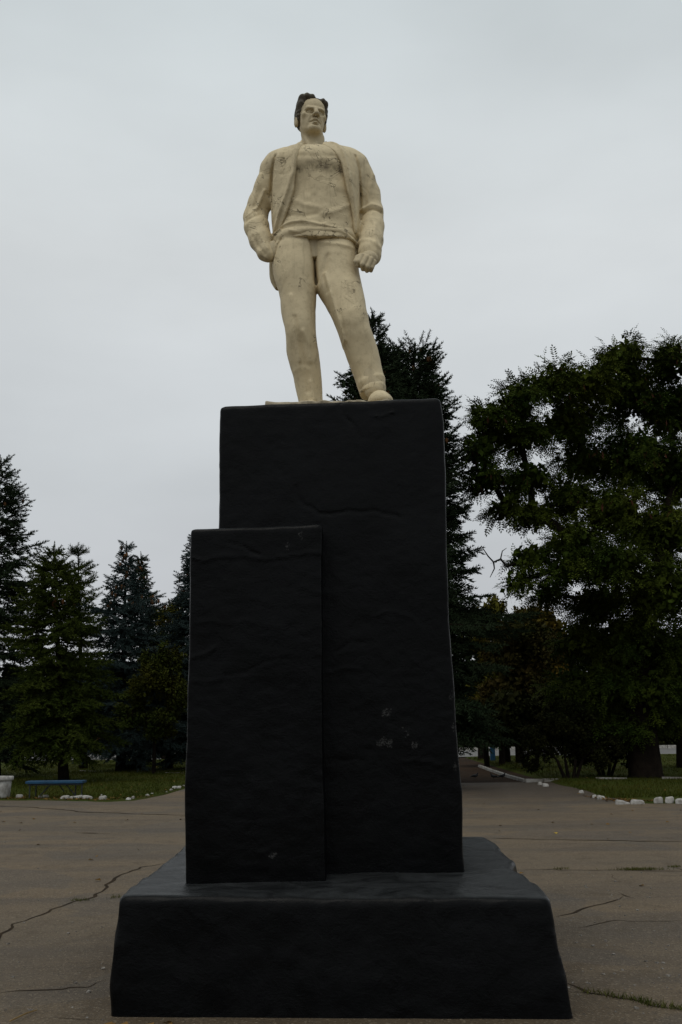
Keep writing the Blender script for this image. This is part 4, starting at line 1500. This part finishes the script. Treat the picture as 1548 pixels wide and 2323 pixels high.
# --- shirt
Sf = Field(gxs, gys, ax(Pt(700, 572)[2], Pt(700, 318)[2], .0075))
Sf.loft([row(343, 680, 740, .03, .10), row(351, 660, 764, .02, .155), row(365, 640, 790, .0, .200), row(385, 632, 800, -.01, .218), row(420, 632, 802, .0, .200), row(470, 636, 806, .0, .190), row(505, 634, 808, .0, .196), row(536, 630, 808, .0, .194), row(560, 628, 812, .0, .190)], .03, 2.35)
fy = (Y0 - .32, Y0 - .04)
Sf.seam([Pt(*p) for p in ((640, 529), (665, 526), (690, 527), (720, 534), (760, 540), (790, 551), (808, 561))], .011, .011, *fy)      # hem of the jumper
Sf.seam([Pt(*p) for p in ((676, 384), (710, 388), (740, 387), (772, 384))], -.006, .020, *fy)                                       # under the chest
Sf.seam([Pt(*p) for p in ((655, 470), (690, 490), (730, 500))], .010, .022, *fy)
Sf.seam([Pt(*p) for p in ((645, 505), (690, 516), (720, 512))], -.008, .018, *fy)
Sf.seam([Pt(*p) for p in ((800, 480), (770, 500), (735, 512))], .009, .022, *fy)
for x_ in (694, 706, 717, 728):                                                                                                     # strokes of the collar
    Sf.seam([Pt(x_, 318), Pt(x_ + 2, 333)], -.010, .006, Y0 - .3, Y0 + .02)
nz_add(Sf, .006, .004)
V, F = Sf.mesh()
mesh_np('shirt', V, F, M['shirt'], statue, True)

# --- trousers
Tf = Field(gxs, gys, ax(SLZ - .01, Pt(700, 522)[2], .0085))
Tf.loft([row(532, 634, 806, .0, .186), row(552, 622, 810, .0, .180), row(560, 626, 806, .01, .140), row(567, 640, 800, .02, .08)], .05, 2.5)
Tf.loft([row(548, 626, 708, .01, .150), row(566, 617, 726, .01, .176), row(590, 617, 726, .01, .182), row(620, 620, 724, .0, .180), row(648, 628, 720, -.01, .172), row(661, 632, 719, -.01, .170), row(714, 640, 717, -.02, .155), row(758, 648, 717, -.03, .150), row(802, 651, 724, .01, .140), row(824, 656, 727, .03, .140), row(852, 665, 730, .06, .140), row(880, 671, 732, .09, .140), row(908, 677, 733, .11, .145), row(926, 680, 735, .12, .15)], .05, 2.25)
Tf.loft([row(548, 716, 806, .02, .145), row(566, 702, 809, .015, .170), row(590, 704, 811, .01, .174), row(624, 709, 816, -.0, .172), row(648, 715, 821, -.02, .17), row(661, 720, 824, -.03, .170), row(685, 734, 829, -.045, .165), row(711, 748, 833, -.06, .160), row(751, 767, 843, -.075, .150), row(793, 780, 857, -.055, .135), row(835, 796, 866, -.03, .135), row(867, 808, 874, -.02, .140), row(882, 813, 876, -.02, .150), row(896, 817, 874, -.02, .150)], .014, 2.25)
fy = (Y0 - .34, Y0 + .02)
for (pts, h, wd) in (
    (((710, 562), (714, 600), (717, 640), (719, 650)), -.035, .015), (((709, 560), (713, 574), (715, 592)), -.060, .013), (((698, 566), (708, 580), (710, 600)), .008, .014),
    (((640, 560), (628, 580), (620, 596)), -.014, .010), (((613, 548), (628, 541), (638, 536)), .018, .012),
    (((662, 690), (667, 730), (674, 780), (682, 830)), .013, .013), (((672, 740), (684, 800), (696, 850), (700, 890)), -.014, .018),
    (((690, 770), (700, 790), (706, 830)), .012, .016), (((705, 870), (710, 890), (714, 908)), .010, .012),
    (((738, 640), (752, 690), (766, 740), (782, 790)), .020, .013), (((745, 600), (735, 640), (745, 680)), -.012, .020),
    (((786, 762), (806, 768), (828, 752)), -.006, .034), (((790, 728), (812, 722), (832, 728)), .004, .030),
    (((815, 878), (840, 868), (872, 862)), .006, .016), (((820, 890), (842, 878), (872, 876)), -.008, .010),
    (((660, 545), (690, 556), (706, 560)), .008, .014), (((725, 566), (760, 574), (800, 576)), .008, .014),
    (((664, 846), (684, 842), (700, 846)), .004, .02)):
    Tf.seam([Pt(*p) for p in pts], h, wd, *fy)
nz_add(Tf, .003, .0015)
V, F = Tf.mesh()
mesh_np('trousers', V, F, M['cream'], statue, True)

# --- jacket
Jz = ax(Pt(620, 664, .2)[2], Pt(700, 312)[2], .0084)
Jf = Field(gxs, gys, Jz)
Jf.loft([row(338, 678, 746, .06, .115), row(345, 655, 782, .05, .15), row(355, 622, 808, .04, .19), row(372, 606, 824, .03, .236), row(400, 614, 826, .02, .254), row(450, 615, 822, .02, .252), row(500, 617, 820, .03, .246), row(540, 620, 818, .05, .238), row(575, 618, 818, .06, .215)], .03, 2.35)
# open front
zz = Jf.z
oz = lambda L: (np.array([Pt(a, b, -.2)[2] for a, b in L])[::-1], np.array([Pt(a, b, -.2)[0] for a, b in L])[::-1])
Lz, Lx = oz([(688, 318), (682, 332), (678, 345), (673, 370), (669, 400), (668, 425), (661, 450), (652, 472), (641, 496), (630, 520), (620, 545), (590, 600), (560, 660)])
Rz_, Rx_ = oz([(732, 318), (744, 332), (760, 345), (774, 368), (781, 392), (788, 425), (796, 455), (802, 490), (804, 530), (805, 566), (840, 574), (880, 600), (880, 660)])
xl = np.interp(zz, Lz, Lx)[None, None, :]
xr = np.interp(zz, Rz_, Rx_)[None, None, :]
X, Y, Z = Jf.x[:, None, None], Jf.y[None, :, None], Jf.z[None, None, :]
cv = np.maximum(np.maximum(xl - X, X - xr), Y - (Y0 + .05))
k = .016
dn = -cv
h = np.clip(.5 - .5 * (Jf.d - dn) / k, 0, 1)
Jf.d = (Jf.d * (1 - h) + dn * h + k * h * (1 - h)).astype(np.float32)
# sleeves
Jf.chain([(Pt(632, 374, .03), .112), (Pt(619, 386, .03), .090), (Pt(602, 424, .05), .075), (Pt(588, 462, .09), .077), (Pt(580, 492, .11), .092)], .055)
Jf.chain([(Pt(580, 494, .11), .092), (Pt(582, 515, .06), .094), (Pt(591, 545, .0), .086), (Pt(604, 574, -.05), .066), (Pt(610, 580, -.06), .052)], .03)
Jf.chain([(Pt(792, 368, .03), .105), (Pt(808, 378, .03), .090), (Pt(824, 404, .04), .078), (Pt(837, 440, .06), .078), (Pt(845, 480, .06), .086)], .055)
Jf.chain([(Pt(845, 482, .06), .088), (Pt(845, 515, .02), .094), (Pt(842, 546, -.05), .094), (Pt(840, 572, -.10), .086), (Pt(842, 580, -.11), .080)], .02)
# the tail behind the hand in the pocket, and the front corner beside the other hand
Jf.loft([row(575, 612, 660, .20, .05), row(610, 611, 660, .21, .05), row(640, 615, 664, .22, .05), row(655, 625, 668, .22, .05)], .03, 3)
Jf.loft([row(540, 640, 800, .21, .06), row(600, 640, 805, .20, .05), row(622, 650, 812, .20, .04)], .03, 3)
# collar and lapels
zfy = (Y0 - .36, Y0 + .02)
for (pts, h, wd) in (
    (((684, 326), (680, 345), (674, 372), (670, 400), (667, 425), (658, 452), (647, 478), (634, 506), (624, 532)), .020, .015),
    (((741, 326), (763, 346), (778, 372), (785, 396), (793, 428), (800, 460), (806, 495), (809, 540)), .020, .014),
    (((655, 350), (648, 385), (645, 420)), -.010, .016), (((660, 430), (640, 470), (628, 500)), .010, .022),
    (((628, 372), (619, 400), (615, 440), (616, 490)), -.020, .012), (((806, 372), (814, 400), (818, 450), (817, 500)), -.020, .012),
    (((551, 493), (568, 484), (584, 470), (600, 436)), .014, .013), (((556, 503), (580, 494), (598, 480)), -.012, .014),
    (((820, 478), (842, 468), (868, 472)), .012, .014), (((820, 488), (842, 480), (864, 483)), -.016, .012),
    (((812, 560), (835, 566), (860, 580)), .008, .016), (((576, 545), (590, 572), (604, 590)), -.010, .012), (((588, 540), (600, 560), (610, 580)), .010, .010),
    (((848, 400), (840, 430), (835, 460)), .008, .018), (((590, 400), (582, 430), (575, 460)), .008, .018), (((852, 520), (848, 548), (852, 570)), .008, .016)):
    Jf.seam([Pt(*p) for p in pts], h, wd, *zfy)
nz_add(Jf, .004, .0018)
# cuffs end where the hands come out
V, F = Jf.mesh()
mesh_np('jacket', V, F, M['cream'], statue, True)

# --- shoes
for (a, b, nm) in ((Pt(856, 893, -.03), Pt(866, 897, -.26), 1), (Pt(708, 920, .16), Pt(704, 922, -.02), 2)):
    f = Field(ax(min(a[0], b[0]) - .13, max(a[0], b[0]) + .13, .006), ax(b[1] - .14, a[1] + .14, .006), ax(SLZ - .012, SLZ + .26, .006))
    a, b = np.array(a), np.array(b)
    f.ell((a[0], a[1] + .02, SLZ + .07), (.078, .10, .095), .03)
    m_ = (a + b) / 2
    f.ell((m_[0], m_[1], SLZ + .060), (.082, .15, .072), .03)
    f.ell((b[0], b[1] + .06, SLZ + .040), (.088, .115, .056), .03)
    X, Y, Z = f.x[:, None, None], f.y[None, :, None], f.z[None, None, :]
    f.d = np.maximum(f.d, SLZ + .0 - Z)
    f.cap((b[0] - .06, b[1] + .10, SLZ + .088), (b[0] + .06, b[1] + .10, SLZ + .088), .012, .012, .01)
    V, F = f.mesh()
    mesh_np('shoe', V, F, M['cream'], statue, True)
# --- the thin slab under his feet
a, b = at(604, 914, PFY + .02)[0], at(886, 905, PFY + .02)[0]
f = Field(ax(a - .05, b + .05, .009), ax(PFY - .03, PFY + 1.0, .012), ax(PTZ - .05, SLZ + .03, .006))
X, Y, Z = f.x[:, None, None], f.y[None, :, None], f.z[None, None, :]
d = smax([a - X + 0 * Y, X - b + 0 * Y, PFY + .035 - Y + 0 * X, Y - (PFY + .9) + 0 * X, Z - SLZ + .02 * (X - a) * 0 + 0 * Y], .014)
f.d[...] = (d + .010 * vnoise(X, Y, Z, 9) + .005 * vnoise(X, Y, Z, 30)).astype(np.float32)
V, F = f.mesh()
mesh_np('foot_slab', V, F, M['slab'], statue, True)

# ------------------------------------------------------------------ park furniture
# blue bench
b0, b1 = gnd(66, 1811), gnd(190, 1811)
by = (b0[1] + b1[1]) / 2
bx0, bx1 = at(64, 1775, by)[0], at(192, 1775, by)[0]
bz = at(128, 1771, by)[2]
bench = empty('bench', ((bx0 + bx1) / 2, by, 0), 'blue backless plank bench on thin metal legs in front of the green spruce', 'bench')
for k in range(3):
    mb = MB()
    mb.box(((bx0 + bx1) / 2, by - .15 + k * .15, bz - .028 + .004 * (k % 2)), (bx1 - bx0, .135, .055))
    mb.build('plank', M['blue'], bench, bevel=.006)
mb = MB()
for yy in (-.16, .16):
    mb.box(((bx0 + bx1) / 2, by + yy, bz - .078), (bx1 - bx0 - .1, .035, .035))
mb.build('rail', M['iron'], bench)
for (px, dy) in ((68, -.17), (82, .17), (172, .17), (186, -.17)):
    x_ = at(px, 1790, by + dy)[0]
    mb = MB()
    mb.tube([(x_, by + dy, -.02), (x_, by + dy, bz - .06)], .017, 6)
    mb.build('leg', M['iron'], bench)
for (pa, pb, dy) in (((116, 1779), (90, 1806), -.1), ((150, 1779), (174, 1808), -.1), ((134, 1779), (146, 1796), .12), ((108, 1785), (96, 1800), .12)):
    mb = MB()
    mb.tube([at(*pa, by + dy), at(*pb, by + dy)], .013, 5)
    mb.build('strut', M['iron'], bench)
# white urn-like litter bin
ub = gnd(2, 1811)
ur = at(26, 1790, ub[1])[0] - ub[0]
uh = at(2, 1761, ub[1])[2]
bin_ = empty('litter_bin', tuple(ub), 'whitewashed concrete litter bin cut by the left edge, beside the bench', 'bin')
mb = MB()
mb.lathe(ub, [(0, 0), (ur * .80, -.01), (ur * .86, .03), (ur * .93, uh * .5), (ur * .98, uh * .80), (ur * .80, uh * .80)], 28)
mb.build('body', M['white'], bin_, True)
mb = MB()
mb.lathe(ub, [(ur * .82, uh * .80), (ur * 1.10, uh * .805), (ur * 1.16, uh * .86), (ur * 1.16, uh * .97), (ur * 1.10, uh), (ur * .86, uh), (ur * .84, uh * .85)], 28)
mb.build('rim', M['white'], bin_, True)
mb = MB()
mb.lathe(ub, [(0, uh * .55), (ur * .80, uh * .56)], 28)
mb.build('litter', M['soil'], bin_)


# whitewashed edging stones
def stone(px0, px1, py_top, py_bot, label, seed, dy=0.0, group='whitewashed edging stones'):
    r = np.random.default_rng(seed)
    g = gnd((px0 + px1) / 2, py_bot)
    y = g[1] + dy
    xa, xb = at(px0, py_bot, y)[0], at(px1, py_bot, y)[0]
    h = max(at((px0 + px1) / 2, py_top, y)[2], .05) - .0
    L, Dp = xb - xa, min(max(.12, (xb - xa) * .5), .28)
    cx = (xa + xb) / 2
    n = 13
    st = .02 if L < 1 else .028
    f = Field(ax(xa - .06, xb + .06, st), ax(y - Dp * .6 - .05, y + Dp * .6 + .05, st), ax(-.06, h + .06, st))
    X, Y, Z = f.x[:, None, None], f.y[None, :, None], f.z[None, None, :]
    k = min(.05, h * .45)
    tilt = r.normal() * .08
    d = smax([xa - X + .12 * Z + 0 * Y, X - xb + .15 * Z + 0 * Y, np.abs(Y - y) - Dp / 2 + .1 * Z + 0 * X, Z - h + tilt * (X - cx) + 0 * Y, -.04 - Z + 0 * X + 0 * Y], k)
    s_ = seed * 3.7
    f.d[...] = (d + .022 * vnoise(X + s_, Y, Z, 5) + .012 * vnoise(X, Y + s_, Z, 14)).astype(np.float32)
    V, F = f.mesh()
    return tag(mesh_np('edging_stone', V, F, M['white'], None, True), label, 'stone', group)


sid = 300
for (a, b, t, bt, lb) in (
    (38, 51, 1803, 1811, 'small white stone on the kerb between the bin and the bench'), (88, 95, 1806, 1811, 'tiny white stone under the middle-left of the bench'), (98, 111, 1803, 1810, 'rounded white stone under the middle of the bench'),
    (137, 158, 1805, 1813, 'long flat white stone under the right end of the bench, left half'), (160, 186, 1806, 1812, 'long flat white stone by the bench\'s rightmost leg'), (188, 212, 1806, 1813, 'long flat white stone just past the bench\'s right end'),
    (224, 241, 1807, 1815, 'chunky lone white stone right of the bench'), (229, 235, 1802, 1806, 'tiny white pebble behind the chunky lone stone'), (288, 297, 1810, 1815, 'low white stone where the lawn edge starts to turn'), (297, 308, 1805, 1813, 'pointed white stone beside the low one at the turn of the lawn edge'),
    (331, 339, 1802, 1808, 'squat white stone midway up the curving lawn edge'), (341, 350, 1798, 1803, 'rounded white stone above the squat one on the curving lawn edge'),
    (376, 381, 1796, 1799, 'very small white stone low on the row beside the slab'), (386, 393, 1789, 1795, 'first white stone of the tight row beside the slab'), (391, 402, 1784, 1791, 'largest white stone of the tight row beside the slab'), (403, 411, 1785, 1790, 'last white stone of the tight row beside the slab'), (412, 422, 1781, 1786, 'white stone touching the left outline of the black slab'),
    (1343, 1355, 1803, 1810, 'small knobbly white stone left of the tilted one by the right lawn'), (1354, 1373, 1804, 1813, 'tilted white stone at the corner of the right lawn'), (1399, 1431, 1817, 1824, 'low white stone in the right lawn\'s edge, left of a pair'), (1431, 1461, 1815, 1824, 'low white stone in the right lawn\'s edge, right of a pair'),
    (1481, 1506, 1808, 1823, 'big bulging white stone, left half of the largest block at the right lawn'), (1505, 1530, 1807, 1823, 'big bulging white stone, right half of the largest block at the right lawn'), (1532, 1560, 1812, 1824, 'white stone cut by the right edge of the picture'),
    (1314, 1322, 1794, 1799, 'small white stone alone on the asphalt edge before the shrub'), (1221, 1230, 1773, 1780, 'grey-white rubble stone at the end of the path kerb'), (1231, 1246, 1778, 1784, 'flat grey-white rubble stone before the path kerb\'s end')):
    stone(a, b, t, bt, lb, sid)
    sid += 1


# white kerb lines in the park: each kerb is a thing, its blocks are parts
def kerb(label, px_pts, blk=.55, h=.075, wdt=.11, z=.03, gap=.04, jit=.03):
    P = [gnd(*p, z) for p in px_pts]
    root = empty('kerb', tuple(P[0]), label, 'kerb', 'white kerbs in the park')
    k = 0
    for a, b in zip(P[:-1], P[1:]):
        L = np.linalg.norm(b - a)
        n = max(int(L / blk), 1)
        rot = math.atan2(b[1] - a[1], b[0] - a[0])
        for i in range(n):
            c = a + (b - a) * (i + .5) / n
            mb = MB()
            mb.box((c[0], c[1], z + h / 2 - .03), (L / n - gap, wdt, h), rot + random.uniform(-.02, .02), jit)
            mb.build('kerb_stone', M['kerb_white'], root, bevel=.008)
            k += 1


kerb('broken white kerb in the grass above the litter bin', [(34, 1748), (68, 1747)], .5)
kerb('broken white kerb in the grass right of the bench spruce\'s trunk', [(184, 1751), (197, 1752)], .4)
kerb('bright white kerb slabs in the grass before the blue-grey spruce', [(202, 1752), (230, 1753)], .5)
kerb('white kerb running behind the young tree to the slab', [(352, 1755), (424, 1757)], .5)
kerb('long thin white kerb of the far path on the left', [(155, 1727), (232, 1723), (290, 1719)], .9, .09)
kerb('white kerb slanting along the earth path right of the pillar', [(1088, 1738), (1115, 1748), (1150, 1760), (1190, 1771)], .45, .07)
kerb('white kerb from the path\'s corner to the many-stemmed shrub', [(1190, 1772), (1272, 1770)], .5, .08)
kerb('white kerb between the shrubs and the locust trunk', [(1350, 1770), (1424, 1770)], .6, .10)
kerb('white kerb right of the locust trunk', [(1500, 1769), (1570, 1769)], .6, .10)
# kerb on the far side of the road
root = empty('road_kerb', (0, 64.6, 0), 'long whitewashed kerb on the far side of the road', 'kerb')
for i in range(74):
    x_ = -37 + i * 1.0
    mb = MB()
    mb.box((x_, 64.62, .10), (.95, .16, .24), random.uniform(-.01, .01), .01)
    mb.build('kerb_stone', M['white'], root)

# low orange wall glimpsed beyond the road
wl = at(262, 1700, 66)
wall = empty('low_wall', (wl[0], 66, 0), 'low orange wall with a white foot glimpsed between trunks on the far left', 'wall')
mb = MB()
mb.box((wl[0], 66.2, .55), (2.6, .25, 1.0))
mb.build('upper_wall', M['brick'], wall)
mb = MB()
mb.box((wl[0], 66.18, .05), (2.6, .33, .45))
mb.build('wall_foot', M['white'], wall)
mb = MB()
mb.box((wl[0], 66.2, 1.08), (2.7, .36, .07))
mb.build('coping', M['roof'], wall)

# blue post between the trunks
pb = at(1118, 1715, 45)
post = empty('post', (pb[0], 45, 0), 'short blue-painted post between two slim trunks right of the pillar', 'post')
mb = MB()
mb.box((pb[0], 45, .55), (.2, .2, 1.2))
mb.build('shaft', M['blue'], post, bevel=.01)
mb = MB()
mb.box((pb[0], 45, 1.18), (.26, .26, .06))
mb.build('cap', M['blue'], post, bevel=.01)


# three pigeons on the path
def bird(px, py, label, face, seed):
    g = gnd(px, py)
    root = empty('pigeon', tuple(g), label, 'pigeon', 'pigeons on the path')
    f = Field(ax(-.26, .26, .009), ax(-.12, .12, .009), ax(-.0, .30, .009))
    s_ = face
    f.ell((0, 0, .13), (.115, .062, .06), .02)
    f.ell((.075 * s_, 0, .16), (.055, .045, .055), .03)
    f.cap((.095 * s_, 0, .18), (.118 * s_, 0, .235), .028, .024, .02)
    f.ell((.124 * s_, 0, .245), (.030, .024, .025), .01)
    f.cap((.145 * s_, 0, .243), (.175 * s_, 0, .236), .008, .004, .005)
    f.cap((-.09 * s_, 0, .12), (-.22 * s_, 0, .085), .035, .014, .02)
    f.cap((.0, .02, .09), (.01 * s_, .022, .01), .010, .007, .01)
    f.cap((.0, -.02, .09), (.02 * s_, -.022, .01), .010, .007, .01)
    V, F = f.mesh()
    mesh_np('body', V * .68 + g, F, M['feather'], root, True)
    for sg in (-1, 1):
        f = Field(ax(-.2, .2, .01), ax(-.09, .09, .007), ax(.05, .22, .009))
        f.ell((-.03 * s_, .052 * sg, .135), (.115, .018, .042), .01)
        V, F = f.mesh()
        mesh_np('wing', V * .68 + g, F, M['feather'], root, True)


bird(1078, 1767, 'dark pigeon on the path nearest the pillar, tail down', 1, 1)
bird(1121, 1768, 'middle dark pigeon of the three on the path', -1, 2)
bird(1140, 1767, 'rightmost dark pigeon of the three on the path', 1, 3)
